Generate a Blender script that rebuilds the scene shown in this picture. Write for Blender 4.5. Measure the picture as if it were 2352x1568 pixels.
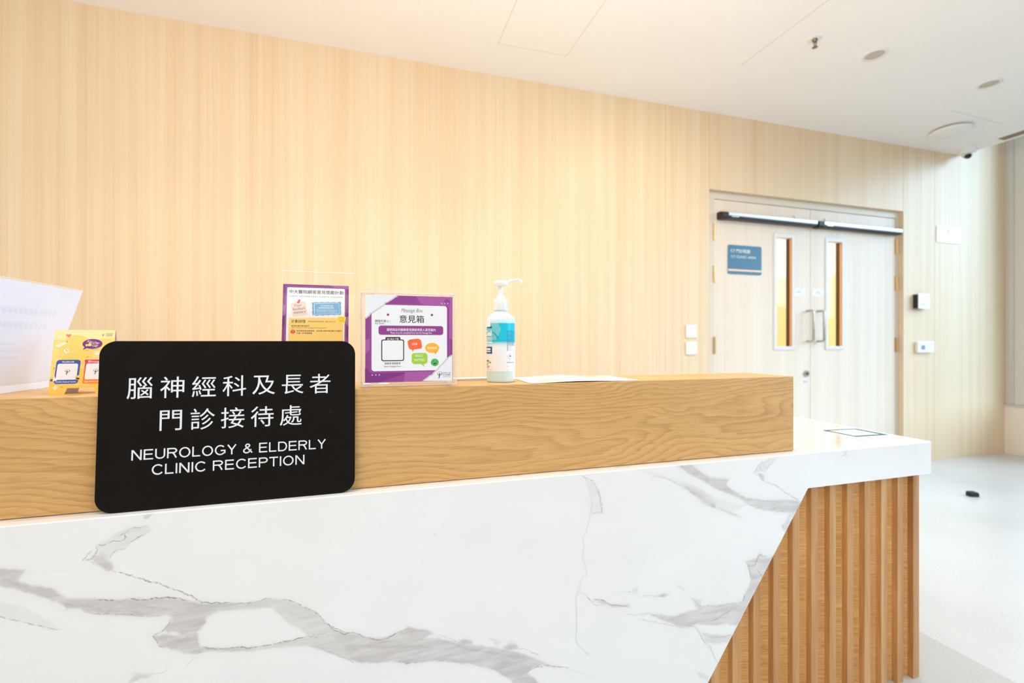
import bpy, bmesh, math, random
import numpy as np
from mathutils import Vector, Matrix

for o in list(bpy.data.objects):
    bpy.data.objects.remove(o, do_unlink=True)
scene = bpy.context.scene
COL = scene.collection
PI = math.pi

# ------------------------------------------------------------------ camera
CAM_H = 1.04
YAW = math.radians(16.65)
cam_d = bpy.data.cameras.new('camera')
cam = bpy.data.objects.new('camera', cam_d)
COL.objects.link(cam)
cam.location = (0.0, 0.0, CAM_H)
cam.rotation_euler = (PI/2, 0.0, -YAW)
cam_d.sensor_fit = 'HORIZONTAL'
cam_d.sensor_width = 36.0
cam_d.lens = 1045.0/2352.0*36.0
cam_d.clip_start = 0.02
cam_d.dof.use_dof = True
cam_d.dof.focus_distance = 0.97
cam_d.dof.aperture_fstop = 2.8
scene.camera = cam

# ------------------------------------------------------------------ world, lamps, exposure
world = bpy.data.worlds.new('overcast_sky')
scene.world = world
world.use_nodes = True
_wt = world.node_tree
bg = _wt.nodes['Background']
_tc = _wt.nodes.new('ShaderNodeTexCoord')
_sx = _wt.nodes.new('ShaderNodeSeparateXYZ')
_rp = _wt.nodes.new('ShaderNodeValToRGB')
_wt.links.new(_tc.outputs['Generated'], _sx.inputs[0])
_mr = _wt.nodes.new('ShaderNodeMapRange')
_mr.inputs[1].default_value = -1.0; _mr.inputs[2].default_value = 1.0
_wt.links.new(_sx.outputs[2], _mr.inputs[0])
_wt.links.new(_mr.outputs[0], _rp.inputs[0])
_e = _rp.color_ramp.elements          # street and facades below, bright overcast sky above
_e[0].position = 0.48; _e[0].color = (0.07, 0.07, 0.08, 1)
_e[1].position = 0.60; _e[1].color = (0.58, 0.76, 1.0, 1)
_wt.links.new(_rp.outputs[0], bg.inputs[0])
bg.inputs[1].default_value = 2.6

def point_lamp(name, loc, power, color, radius=0.09):
    d = bpy.data.lights.new(name, 'POINT')
    d.energy = power; d.color = color; d.shadow_soft_size = radius
    o = bpy.data.objects.new(name, d); COL.objects.link(o)
    o.location = loc
    return o

def area_lamp(name, loc, sx, sy, power, color, rot=(0, 0, 0), spread=PI):
    d = bpy.data.lights.new(name, 'AREA')
    d.shape = 'RECTANGLE'; d.size = sx; d.size_y = sy
    d.energy = power; d.color = color; d.spread = spread
    o = bpy.data.objects.new(name, d); COL.objects.link(o)
    o.location = loc; o.rotation_euler = rot
    return o

def spot_lamp(name, loc, power, color, angle, blend=1.0, rot=(0, 0, 0), radius=0.05):
    d = bpy.data.lights.new(name, 'SPOT')
    d.energy = power; d.color = color; d.spot_size = angle; d.spot_blend = blend
    d.shadow_soft_size = radius
    o = bpy.data.objects.new(name, d); COL.objects.link(o)
    o.location = loc; o.rotation_euler = rot
    return o

WARM = (1.0, 0.90, 0.74)
NEUT = (1.0, 0.97, 0.94)
# bright hazy part of the sky on the window side
_sd = bpy.data.lights.new('hazy_sun', 'SUN')
_sd.energy = 4.7; _sd.color = (0.53, 0.75, 1.0); _sd.angle = math.radians(48)
_so = bpy.data.objects.new('hazy_sun', _sd); COL.objects.link(_so)
_so.rotation_euler = Vector((1.0, -0.65, 0.58)).to_track_quat('Z', 'Y').to_euler()
# fill panels and globes added behind the camera for brightness, no such fittings known
area_lamp('waiting_area_fill', (-1.2, -1.2, 2.66), 2.4, 0.6, 4, NEUT)
area_lamp('waiting_area_fill', (2.2, -1.8, 2.66), 2.4, 0.6, 5, NEUT)
area_lamp('waiting_area_fill', (-1.2, -3.0, 2.66), 2.4, 0.6, 10, NEUT)
for x, y, w_ in ((-1.5, -0.3, 13), (0.6, -0.3, 8), (-0.45, 0.45, 13)):
    point_lamp('globe_fill', (x, y, 2.05), w_, NEUT, 0.15)
# globes added to lift the ceiling, and warm downlights, both above the frame
for x in (-1.1, -0.1, 0.85):
    point_lamp('counter_fill', (x, 1.06, 2.12), 13, (1.0, 0.93, 0.84), 0.12)
    spot_lamp('warm_spot', (x, 1.88, 2.66), 34, WARM, math.radians(105), 1.0, (0, 0, 0), 0.06)
spot_lamp('warm_spot', (1.8, 1.5, 2.66), 40, WARM, math.radians(150), 1.0, (math.radians(25), 0, 0), 0.08)  # extra unseen spot, added to warm the wall above the door
point_lamp('counter_fill', (1.9, 0.5, 2.2), 7, (1.0, 0.93, 0.84), 0.12)  # one more added globe, filling the right end of the ceiling
# corridor beyond the double door
area_lamp('corridor_lamp', (3.6, 3.8, 2.6), 1.6, 0.6, 62, (1.0, 0.86, 0.68))
# daylight portal at the window
por = area_lamp('window_portal', (5.60, -0.65, 1.88), 2.84, 6.7, 1, (1, 1, 1), (0, math.radians(90), 0))
por.data.cycles.is_portal = True

vs = scene.view_settings
vs.view_transform = 'Standard'
vs.look = 'None'
vs.exposure = -0.15
vs.gamma = 1.0
vs.use_curve_mapping = False
scene.cycles.use_denoising = True
scene.cycles.max_bounces = 14
scene.cycles.diffuse_bounces = 8
scene.cycles.glossy_bounces = 4
scene.cycles.transparent_max_bounces = 24
scene.cycles.sample_clamp_indirect = 6.0

# ------------------------------------------------------------------ helpers
def lin(c):
    out = []
    for v in c[:3]:
        v = v/255.0
        out.append(v/12.92 if v <= 0.04045 else ((v+0.055)/1.055)**2.4)
    return tuple(out) + (1.0,)

class NT:
    """small node-tree helper"""
    def __init__(self, name):
        self.m = bpy.data.materials.new(name)
        self.m.use_nodes = True
        self.t = self.m.node_tree
        self.t.nodes.clear()
        self.out = self.t.nodes.new('ShaderNodeOutputMaterial')
    def n(self, typ, **kw):
        x = self.t.nodes.new(typ)
        for k, v in kw.items():
            setattr(x, k, v)
        return x
    def l(self, a, b):
        self.t.links.new(a, b)
    def val(self, x, sock):
        if isinstance(x, (int, float)):
            sock.default_value = x
        elif isinstance(x, tuple):
            sock.default_value = x
        else:
            self.l(x, sock)
    def math(self, op, a, b=None, c=None, clamp=False):
        x = self.n('ShaderNodeMath', operation=op)
        x.use_clamp = clamp
        self.val(a, x.inputs[0])
        if b is not None: self.val(b, x.inputs[1])
        if c is not None: self.val(c, x.inputs[2])
        return x.outputs[0]
    def coord(self, scale=(1, 1, 1), rot=(0, 0, 0), loc=(0, 0, 0), kind='Object'):
        tc = self.n('ShaderNodeTexCoord')
        mp = self.n('ShaderNodeMapping')
        mp.inputs['Scale'].default_value = scale
        mp.inputs['Rotation'].default_value = rot
        mp.inputs['Location'].default_value = loc
        self.l(tc.outputs[kind], mp.inputs[0])
        return mp.outputs[0]
    def noise(self, vec, scale=1.0, detail=3.0, rough=0.5, dist=0.0):
        x = self.n('ShaderNodeTexNoise')
        self.l(vec, x.inputs['Vector'])
        x.inputs['Scale'].default_value = scale
        x.inputs['Detail'].default_value = detail
        x.inputs['Roughness'].default_value = rough
        x.inputs['Distortion'].default_value = dist
        return x.outputs[0]
    def ramp(self, fac, stops, interp='LINEAR'):
        x = self.n('ShaderNodeValToRGB')
        x.color_ramp.interpolation = interp
        e = x.color_ramp.elements
        while len(e) < len(stops): e.new(0.5)
        for i, (p, c) in enumerate(stops):
            e[i].position = p
            e[i].color = c if len(c) == 4 else lin(c)
        self.l(fac, x.inputs[0])
        return x.outputs[0]
    def mix(self, fac, a, b, blend='MIX'):
        x = self.n('ShaderNodeMix', data_type='RGBA', blend_type=blend)
        self.val(fac, x.inputs[0])
        self.val(a, x.inputs[6]); self.val(b, x.inputs[7])
        return x.outputs[2]
    def smooth(self, v, a, b):
        x = self.n('ShaderNodeMapRange', interpolation_type='SMOOTHSTEP')
        self.val(v, x.inputs[0])
        x.inputs[1].default_value = a; x.inputs[2].default_value = b
        return x.outputs[0]
    def principled(self, color, rough=0.5, metal=0.0, **kw):
        p = self.n('ShaderNodeBsdfPrincipled')
        self.val(color, p.inputs['Base Color'])
        self.val(rough, p.inputs['Roughness'])
        p.inputs['Metallic'].default_value = metal
        for k, v in kw.items():
            self.val(v, p.inputs[k])
        self.l(p.outputs[0], self.out.inputs[0])
        return p
    def bump(self, p, height, strength=0.1, dist=0.001):
        b = self.n('ShaderNodeBump')
        b.inputs['Strength'].default_value = strength
        b.inputs['Distance'].default_value = dist
        self.l(height, b.inputs['Height'])
        self.l(b.outputs[0], p.inputs['Normal'])

_cache = {}
def plain(name, rgb, rough=0.5, metal=0.0, vary=0.04, spec=0.5):
    """a plain coloured material with a faint procedural mottling"""
    if name in _cache: return _cache[name]
    t = NT(name)
    c = lin(rgb)
    nz = t.noise(t.coord(), 35.0, 3.0)
    f = t.math('MULTIPLY_ADD', nz, vary, 1.0-vary*0.5)
    col = t.mix(1.0, c, (1, 1, 1, 1), 'MULTIPLY')
    mm = t.n('ShaderNodeVectorMath', operation='SCALE')
    t.l(col, mm.inputs[0]); t.l(f, mm.inputs['Scale'])
    p = t.principled(mm.outputs[0], rough, metal)
    p.inputs['Specular IOR Level'].default_value = spec
    _cache[name] = t.m
    return t.m

def ink(rgb, rough=0.45):
    return plain('print_%d_%d_%d' % tuple(rgb), rgb, rough, 0, 0.02, 0.3)

def laminate(name='wood_laminate', cols=((223, 196, 156), (234, 211, 176), (241, 227, 201))):
    t = NT(name)
    a = t.noise(t.coord((16, 16, 0.22)), 1.0, 2.0, 0.5)
    b = t.noise(t.coord((95, 95, 0.5)), 1.0, 3.0, 0.6, 0.15)
    c = t.noise(t.coord((330, 330, 1.3)), 1.0, 2.0, 0.5)
    v = t.math('ADD', t.math('MULTIPLY', a, 0.45), t.math('MULTIPLY', b, 0.42))
    v = t.math('ADD', v, t.math('MULTIPLY', c, 0.22))
    col = t.ramp(v, [(0.31, cols[0]), (0.55, cols[1]), (0.79, cols[2])])
    p = t.principled(col, 0.42)
    p.inputs['Specular IOR Level'].default_value = 0.35
    return t.m

def oak(name='oak_veneer', zc=0.82, tint=1.0, light=(226, 182, 118), mid=(209, 162, 100), dark=(176, 126, 70)):
    """oak veneer, grain along X with cathedral arches about height zc"""
    t = NT(name)
    tc = t.n('ShaderNodeTexCoord')
    sp = t.n('ShaderNodeSeparateXYZ'); t.l(tc.outputs['Object'], sp.inputs[0])
    dz = t.math('SUBTRACT', sp.outputs[2], zc)
    wob = t.noise(t.coord((1.1, 1.0, 0.5)), 1.0, 1.0)
    dz = t.math('ADD', dz, t.math('MULTIPLY', t.math('SUBTRACT', wob, 0.5), 0.16))
    r = t.math('SQRT', t.math('ADD', t.math('MULTIPLY', dz, dz), 0.0006))
    n0 = t.noise(t.coord((1.9, 1.9, 8.0)), 1.0, 2.0, 0.45, 0.4)
    f = t.math('ADD', t.math('MULTIPLY', r, 9.0), t.math('MULTIPLY', n0, 1.0))
    fine = t.noise(t.coord((7.0, 70.0, 70.0)), 1.0, 3.0)
    f = t.math('ADD', f, t.math('MULTIPLY', fine, 0.10))
    fr = t.math('FRACT', t.math('MULTIPLY', f, 11.0))
    ring = t.math('POWER', fr, 2.0)
    ring = t.math('MULTIPLY', ring, t.smooth(fr, 1.0, 0.80))
    fib = t.noise(t.coord((10, 560, 560)), 1.0, 4.0, 0.65)
    big = t.noise(t.coord((0.9, 14, 14)), 1.0, 3.0)
    v = t.math('ADD', t.math('MULTIPLY', ring, 0.34), t.math('MULTIPLY', fib, 0.76))
    v = t.math('ADD', v, t.math('MULTIPLY', t.math('SUBTRACT', big, 0.5), 0.40))
    col = t.ramp(v, [(0.20, light), (0.50, mid), (0.85, dark)])
    pores = t.noise(t.coord((26, 1000, 1000)), 1.0, 2.0)
    col = t.mix(t.math('MULTIPLY', t.smooth(pores, 0.57, 0.70), 0.45), col, lin((140, 94, 50)))
    p = t.principled(col, 0.38)
    p.inputs['Specular IOR Level'].default_value = 0.4
    t.bump(p, fib, 0.08, 0.0006)
    return t.m

def flute_wood(name, figured=False):
    t = NT(name)
    if figured:
        rip = t.noise(t.coord((18, 18, 330)), 1.0, 2.0, 0.5, 0.5)
        big = t.noise(t.coord((14, 14, 5)), 1.0, 2.0, 0.5)
        v = t.math('ADD', t.math('MULTIPLY', rip, 0.75), t.math('MULTIPLY', big, 0.35))
        col = t.ramp(v, [(0.32, (204, 146, 82)), (0.55, (230, 180, 114)), (0.76, (247, 212, 156))])
    else:
        a = t.noise(t.coord((34, 34, 1.6)), 1.0, 3.0, 0.55, 0.8)
        b = t.noise(t.coord((420, 420, 9)), 1.0, 2.0)
        c = t.noise(t.coord((7.35, 1, 0.01)), 1.0, 0.0)
        v = t.math('ADD', t.math('MULTIPLY', a, 0.55), t.math('MULTIPLY', b, 0.30))
        v = t.math('ADD', v, t.math('MULTIPLY', c, 0.30))
        col = t.ramp(v, [(0.38, (168, 116, 66)), (0.58, (198, 147, 92)), (0.78, (221, 175, 121))])
    p = t.principled(col, 0.42)
    p.inputs['Specular IOR Level'].default_value = 0.35
    return t.m

def marble():
    t = NT('veined_marble_quartz')
    at = t.n('ShaderNodeAttribute', attribute_name='vein')
    ai = t.n('ShaderNodeAttribute', attribute_name='depth')
    al = t.n('ShaderNodeAttribute', attribute_name='line')
    edge = t.noise(t.coord((60, 60, 60)), 1.0, 5.0, 0.62)
    f = t.math('ADD', at.outputs['Fac'], t.math('MULTIPLY', t.math('SUBTRACT', edge, 0.5), 0.34))
    patch = t.smooth(f, 0.40, 0.60)
    streak = t.noise(t.coord((14, 14, 95), (0, math.radians(22), 0)), 1.0, 5.0, 0.6, 0.5)
    cloud = t.noise(t.coord((22, 22, 30)), 1.0, 3.0)
    s = t.math('ADD', t.math('MULTIPLY', streak, 1.05), t.math('MULTIPLY', cloud, 0.55))
    s = t.smooth(s, 0.45, 1.15)
    inten = t.math('MULTIPLY', t.math('MULTIPLY', patch, ai.outputs['Fac']), t.math('MULTIPLY_ADD', s, 0.62, 0.42))
    inten = t.math('ADD', inten, t.math('MULTIPLY', t.math('MULTIPLY', t.smooth(at.outputs['Fac'], 0.02, 0.5), ai.outputs['Fac']), 0.10))
    haze = t.noise(t.coord((5, 5, 7)), 1.0, 3.0)
    base = t.mix(haze, lin((238, 236, 233)), lin((246, 245, 243)))
    col = t.mix(t.math('MINIMUM', inten, 1.0), base, lin((193, 186, 183)))
    ln = t.noise(t.coord((150, 150, 150)), 1.0, 4.0, 0.65)
    lf = t.math('MULTIPLY', t.smooth(al.outputs['Fac'], 0.05, 0.85), t.smooth(ln, 0.34, 0.60))
    col = t.mix(t.math('MULTIPLY', lf, 0.85), col, lin((140, 127, 121)))
    p = t.principled(col, 0.22)
    p.inputs['Specular IOR Level'].default_value = 0.45
    return t.m

def glossy_top():
    """polished quartz of the worktop: faint beige veins"""
    t = NT('polished_quartz_top')
    n1 = t.noise(t.coord((3, 7, 3), (0, 0, 0.5)), 1.0, 5.0, 0.6, 1.2)
    v = t.math('ABSOLUTE', t.math('SUBTRACT', n1, 0.5))
    vein = t.smooth(v, 0.035, 0.0)
    col = t.mix(t.math('MULTIPLY', vein, 0.35), lin((242, 239, 234)), lin((214, 196, 178)))
    p = t.principled(col, 0.07)
    p.inputs['Specular IOR Level'].default_value = 0.6
    return t.m

def terrazzo(name, rgb):
    t = NT(name)
    a = t.noise(t.coord((1, 1, 1)), 140.0, 2.0)
    b = t.noise(t.coord((1, 1, 1)), 1.3, 2.0)
    v = t.math('ADD', t.math('MULTIPLY', a, 0.5), t.math('MULTIPLY', b, 0.5))
    d = tuple(max(0, c-16) for c in rgb); e = tuple(min(255, c+8) for c in rgb)
    col = t.ramp(v, [(0.30, d), (0.50, rgb), (0.70, e)])
    p = t.principled(col, 0.28)
    return t.m

def clear_acrylic(name, milk=0.0, tint=(1, 1, 1, 1), refl=1.0):
    """thin clear sheet: see-through with fresnel gloss, optional milky haze"""
    t = NT(name)
    tr = t.n('ShaderNodeBsdfTransparent'); tr.inputs[0].default_value = tint
    gl = t.n('ShaderNodeBsdfGlossy'); gl.inputs['Roughness'].default_value = 0.03
    fr = t.n('ShaderNodeFresnel'); fr.inputs[0].default_value = 1.45
    ge = t.n('ShaderNodeNewGeometry')
    fac = t.math('MULTIPLY', fr.outputs[0], t.math('SUBTRACT', refl, t.math('MULTIPLY', ge.outputs['Backfacing'], refl)), clamp=True)
    base = tr.outputs[0]
    if milk > 0:
        df = t.n('ShaderNodeBsdfDiffuse'); df.inputs[0].default_value = (0.93, 0.91, 0.88, 1)
        tl = t.n('ShaderNodeBsdfTranslucent'); tl.inputs[0].default_value = (0.93, 0.91, 0.88, 1)
        m0 = t.n('ShaderNodeMixShader'); m0.inputs[0].default_value = 0.5
        t.l(df.outputs[0], m0.inputs[1]); t.l(tl.outputs[0], m0.inputs[2])
        haze = t.noise(t.coord(), 40.0, 2.0)
        m1 = t.n('ShaderNodeMixShader')
        t.l(t.math('MULTIPLY_ADD', haze, 0.06, milk-0.03), m1.inputs[0])
        t.l(tr.outputs[0], m1.inputs[1]); t.l(m0.outputs[0], m1.inputs[2])
        base = m1.outputs[0]
    m2 = t.n('ShaderNodeMixShader')
    t.l(fac, m2.inputs[0]); t.l(base, m2.inputs[1]); t.l(gl.outputs[0], m2.inputs[2])
    t.l(m2.outputs[0], t.out.inputs[0])
    return t.m

M_LAM = laminate()
M_DOOR = laminate('door_laminate', ((228, 210, 187), (236, 222, 203), (242, 231, 217)))
M_OAK = oak()
M_FLAT = flute_wood('oak_slat')
M_FIG = flute_wood('figured_oak_cove', True)
M_MARB = marble()
M_TOP = glossy_top()
M_FLOOR = terrazzo('pale_terrazzo', (216, 216, 215))
M_FLOOR2 = terrazzo('grey_terrazzo', (200, 198, 195))
M_WHITE = plain('white_paint', (251, 249, 247), 0.85, 0, 0.02, 0.2)
M_SEAM = plain('ceiling_seam', (224, 210, 196), 0.8)
M_PANELSEAM = plain('panel_seam', (196, 158, 112), 0.7)
M_GREYFRAME = plain('beige_grey_metal', (222, 211, 192), 0.45)
M_ALU = plain('window_aluminium', (226, 222, 214), 0.4, 0.15)
M_ACR = clear_acrylic('clear_acrylic', 0.0)
M_ACRW = clear_acrylic('frosted_acrylic', 0.22)
M_EDGE = clear_acrylic('acrylic_edge', 0.62, (1, 1, 1, 1), 1.0)
M_GLASS = clear_acrylic('window_glass', 0.0, (0.97, 0.99, 0.98, 1))
M_PLASTIC = plain('white_plastic', (243, 242, 240), 0.35)
M_BLACK = plain('matt_black', (22, 20, 19), 0.45, 0, 0.1, 0.3)
M_STEEL = plain('brushed_steel', (196, 188, 176), 0.28, 0.95)
M_BRASS = plain('satin_brass', (212, 178, 128), 0.3, 0.9)
M_PAPER = plain('white_paper', (245, 245, 246), 0.7, 0, 0.02, 0.2)

def tag(o, label=None, cat=None, group=None, kind=None):
    if label: o['label'] = label
    if cat: o['category'] = cat
    if group: o['group'] = group
    if kind: o['kind'] = kind
    return o

def empty(name, loc=(0, 0, 0), rot=(0, 0, 0)):
    o = bpy.data.objects.new(name, None)
    o.empty_display_size = 0.05
    o.location = loc; o.rotation_euler = rot
    COL.objects.link(o)
    return o

class MB:
    """mesh builder: gathers polygons with material slots, links ONE object"""
    def __init__(self):
        self.v = []; self.f = []; self.m = []
    def add(self, verts, faces, m=0):
        b = len(self.v)
        self.v += [tuple(p) for p in verts]
        for f in faces:
            self.f.append([b+i for i in f]); self.m.append(m)
        return self
    def box(self, x0, x1, y0, y1, z0, z1, m=0):
        vs_ = [(x, y, z) for z in (z0, z1) for y in (y0, y1) for x in (x0, x1)]
        return self.add(vs_, [(0, 2, 3, 1), (4, 5, 7, 6), (0, 1, 5, 4), (2, 6, 7, 3), (0, 4, 6, 2), (1, 3, 7, 5)], m)
    def prism(self, pts, d0, d1, axis='z', m=0):
        """extrude a 2-D outline (counter-clockwise) between d0 and d1 along an axis"""
        n = len(pts)
        def p(q, d):
            return {'z': (q[0], q[1], d), 'y': (q[0], d, q[1]), 'x': (d, q[0], q[1])}[axis]
        vs_ = [p(q, d0) for q in pts] + [p(q, d1) for q in pts]
        fs = [list(range(n))[::-1], list(range(n, 2*n))]
        fs += [(i, (i+1) % n, n+(i+1) % n, n+i) for i in range(n)]
        return self.add(vs_, fs, m)
    def lathe(self, prof, n=32, c=(0, 0, 0), axis='z', m=0, a0=0.0, a1=2*PI):
        """prof: (radius, height) pairs"""
        closed = abs(a1-a0-2*PI) < 1e-6
        k = n if closed else n+1
        vs_ = []
        for r, h in prof:
            for i in range(k):
                a = a0+(a1-a0)*i/n
                x, y = r*math.cos(a), r*math.sin(a)
                vs_.append({'z': (c[0]+x, c[1]+y, c[2]+h), 'y': (c[0]+x, c[1]+h, c[2]+y), 'x': (c[0]+h, c[1]+x, c[2]+y)}[axis])
        fs = []
        for j in range(len(prof)-1):
            for i in range(n):
                i2 = (i+1) % k
                fs.append((j*k+i, j*k+i2, (j+1)*k+i2, (j+1)*k+i))
        if closed:
            if prof[0][0] > 1e-6: fs.append(tuple(range(k))[::-1])
            if prof[-1][0] > 1e-6: fs.append(tuple((len(prof)-1)*k+i for i in range(k)))
        return self.add(vs_, fs, m)
    def tube(self, pts, r, n=12, m=0):
        pts = [Vector(p) for p in pts]
        rs = r if isinstance(r, (list, tuple)) else [r]*len(pts)
        up = Vector((0.13, 0.29, 0.95)).normalized()
        vs_ = []
        prev = None
        for i, p in enumerate(pts):
            d = (pts[min(i+1, len(pts)-1)] - pts[max(i-1, 0)]).normalized()
            if prev is None:
                u = d.cross(up)
                if u.length < 1e-3: u = d.cross(Vector((1, 0, 0)))
            else:
                u = prev - d*prev.dot(d)
            u.normalize(); prev = u
            w = d.cross(u)
            for k in range(n):
                a = 2*PI*k/n
                vs_.append(p + (u*math.cos(a) + w*math.sin(a))*rs[i])
        fs = []
        for i in range(len(pts)-1):
            for k in range(n):
                k2 = (k+1) % n
                fs.append((i*n+k, i*n+k2, (i+1)*n+k2, (i+1)*n+k))
        fs.append(tuple(range(n))[::-1]); fs.append(tuple((len(pts)-1)*n+k for k in range(n)))
        return self.add(vs_, fs, m)
    def build(self, name, mats, parent=None, smooth=False, bevel=0.0, seg=2, label=None):
        me = bpy.data.meshes.new(name)
        me.from_pydata(self.v, [], self.f)
        if not isinstance(mats, (list, tuple)): mats = [mats]
        for mt in mats: me.materials.append(mt)
        me.polygons.foreach_set('material_index', self.m)
        me.update()
        bm = bmesh.new(); bm.from_mesh(me)
        bmesh.ops.recalc_face_normals(bm, faces=bm.faces[:])
        bm.to_mesh(me); bm.free()
        o = bpy.data.objects.new(name, me)
        COL.objects.link(o)
        if parent: o.parent = parent
        if smooth:
            me.polygons.foreach_set('use_smooth', [True]*len(me.polygons))
            try: me.set_sharp_from_angle(angle=math.radians(38))
            except Exception: pass
        if bevel > 0:
            b = o.modifiers.new('bevel', 'BEVEL')
            b.width = bevel; b.segments = seg; b.limit_method = 'ANGLE'; b.angle_limit = math.radians(40)
        if label: o['label'] = label
        return o

# text -> mesh data (built-in font of the program; no file is read)
_tx = bpy.data.curves.new('glyphs', 'FONT')
_to = bpy.data.objects.new('glyphs', _tx)
_tcache = {}
def glyphs(s, bold=0.0, shear=0.0, spacing=1.0):
    key = (s, bold, shear, spacing)
    if key not in _tcache:
        _tx.body = s; _tx.size = 1.0; _tx.offset = bold; _tx.shear = shear; _tx.space_character = spacing
        _tx.resolution_u = 4
        me = bpy.data.meshes.new_from_object(_to)
        vs_ = [(v.co.x, v.co.y) for v in me.vertices]
        fs = [list(p.vertices) for p in me.polygons]
        bpy.data.meshes.remove(me)
        _tcache[key] = (vs_, fs)
    return _tcache[key]

class Sheet(MB):
    """a printed sheet in local mm: x right, y up, z towards the reader; each ink lies a hair above the last"""
    STEP = 0.00006
    def __init__(self, w, h, base, thick=0.0006):
        super().__init__()
        self.mats = [base]
        self.thick = thick
        self.box(0, w/1000, 0, h/1000, 0, thick, 0)
    def slot(self, mt):
        if mt not in self.mats: self.mats.append(mt)
        return self.mats.index(mt)
    def z(self, layer):
        # every shape gets its own hair's height so that no two inks share a plane
        cnt = self.__dict__.setdefault('cnt', {})
        cnt[layer] = cnt.get(layer, 0)+1
        return self.thick + layer*self.STEP + min(cnt[layer], 40)*0.0000014
    def poly(self, pts, mt, layer=1):
        from mathutils.geometry import tessellate_polygon
        vs_ = [Vector((x/1000, y/1000, 0)) for x, y in pts]
        tri = tessellate_polygon([vs_])
        zz = self.z(layer)
        self.add([(v.x, v.y, zz) for v in vs_], tri, self.slot(mt))
    def rrect(self, x0, y0, x1, y1, r, mt, layer=1, skew=0.0):
        pts = []
        for cx, cy, a in ((x1-r, y1-r, 0), (x0+r, y1-r, 90), (x0+r, y0+r, 180), (x1-r, y0+r, 270)):
            for k in range(7):
                t = math.radians(a+15*k)
                y = cy+r*math.sin(t)
                pts.append((cx+r*math.cos(t)+skew*(y-y0), y))
        self.poly(pts, mt, layer)
    def ell(self, cx, cy, rx, ry, mt, layer=1, n=28):
        self.poly([(cx+rx*math.cos(2*PI*k/n), cy+ry*math.sin(2*PI*k/n)) for k in range(n)], mt, layer)
    def stroke(self, pts, w, mt, layer=1, closed=False):
        P = [Vector(p) for p in pts]
        if closed: P.append(P[0])
        L, R = [], []
        for i, p in enumerate(P):
            if closed and i in (0, len(P)-1): d = P[1]-P[-2]
            else: d = P[min(i+1, len(P)-1)]-P[max(i-1, 0)]
            d.normalize(); nn = Vector((-d.y, d.x))*w/2
            L.append(p+nn); R.append(p-nn)
        zz = self.z(layer)
        vs_ = [(q.x/1000, q.y/1000, zz) for q in L+R]
        n = len(P)
        self.add(vs_, [(i, n+i, n+i+1, i+1) for i in range(n-1)], self.slot(mt))
    def text(self, s, x, y, size, mt, layer=2, width=None, align='l', bold=0.0, shear=0.0, rot=0.0, spacing=1.0, flip=False):
        """size = em in mm; x,y = baseline anchor"""
        # heavier weights: the same row set two or three times, a hair apart
        if bold >= 0.01 and not getattr(self, '_again', False):
            self._again = True
            d = size*min(0.022, bold*0.9)
            for dx, dy in ((-d/2, 0.0), (d/2, 0.0), (0.0, d/2)):
                self.text(s, x+dx, y+dy, size, mt, layer, width, align, 0.0, shear, rot, spacing, flip)
            self._again = False
            return
        bold = min(bold, 0.0)
        vs_, fs = glyphs(s, bold, shear, spacing)
        if not vs_: return
        zz = self.z(layer)
        xs = [v[0] for v in vs_]; x0, x1 = min(xs), max(xs)
        sx = size if width is None else width/(x1-x0)
        w = (x1-x0)*sx
        ox = {'l': 0, 'c': -w/2, 'r': -w}[align]
        ca, sa = math.cos(math.radians(rot)), math.sin(math.radians(rot))
        out = []
        for vx, vy in vs_:
            lx = (vx-x0)*sx+ox; ly = vy*size
            if flip: lx = -lx
            out.append(((x+lx*ca-ly*sa)/1000, (y+lx*sa+ly*ca)/1000, zz))
        self.add(out, fs, self.slot(mt))
    def build_sheet(self, name, parent, loc=(0, 0, 0), rot=(0, 0, 0)):
        me = bpy.data.meshes.new(name)
        me.from_pydata(self.v, [], self.f)
        for mt in self.mats: me.materials.append(mt)
        me.polygons.foreach_set('material_index', self.m)
        me.update()
        o = bpy.data.objects.new(name, me); COL.objects.link(o)
        if parent: o.parent = parent
        o.location = loc; o.rotation_euler = rot
        return o

def rr_outline(x0, y0, x1, y1, r, k=8):
    pts = []
    for cx, cy, a in ((x1-r, y1-r, 0), (x0+r, y1-r, 90), (x0+r, y0+r, 180), (x1-r, y0+r, 270)):
        for i in range(k+1):
            t = math.radians(a+90.0*i/k)
            pts.append((cx+r*math.cos(t), cy+r*math.sin(t)))
    return pts


# ================================================================== the setting
YW = 2.756          # back wall
ZC = 2.705          # ceiling
XR = 5.63           # window wall
XE = 5.02           # edge of the ceiling, beyond it the tall window pocket
DX0, DX1, DZ = 2.32, 4.30, 2.148      # door opening
XL, YF = -4.2, -4.6

fl = MB().box(XL, XR+0.2, YF, 5.2, -0.08, 0.0).build('floor', M_FLOOR)
tag(fl, 'pale speckled floor with a grey band along the counter', 'floor', kind='structure')
MB().box(-2.6, 1.868, 0.3, 2.2, 0.0, 0.0008).build('border_band', M_FLOOR2, fl, label='slightly greyer floor band')

wb = MB()
wb.box(XL, DX0, YW, YW+0.16, 0, 3.5); wb.box(DX1, XR+0.2, YW, YW+0.16, 0, 3.5); wb.box(DX0, DX1, YW, YW+0.16, DZ, 3.5)
for x in (-2.7, 1.95):
    wb.box(x-0.0007, x+0.0007, YW-0.0004, YW+0.001, 0, ZC, 1)
wb.box(DX0-0.0015, DX0+0.001, YW-0.0004, YW+0.001, DZ, ZC, 1)
wb.box(DX1-0.001, DX1+0.0015, YW-0.0004, YW+0.001, 0, ZC, 1); wb.box(4.686, 4.688, YW-0.0004, YW+0.001, 0, ZC, 1)
o = wb.build('wall_back', [M_LAM, M_PANELSEAM]); tag(o, 'pale vertical-grain wood panel wall behind the counter', 'wall', kind='structure')

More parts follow.
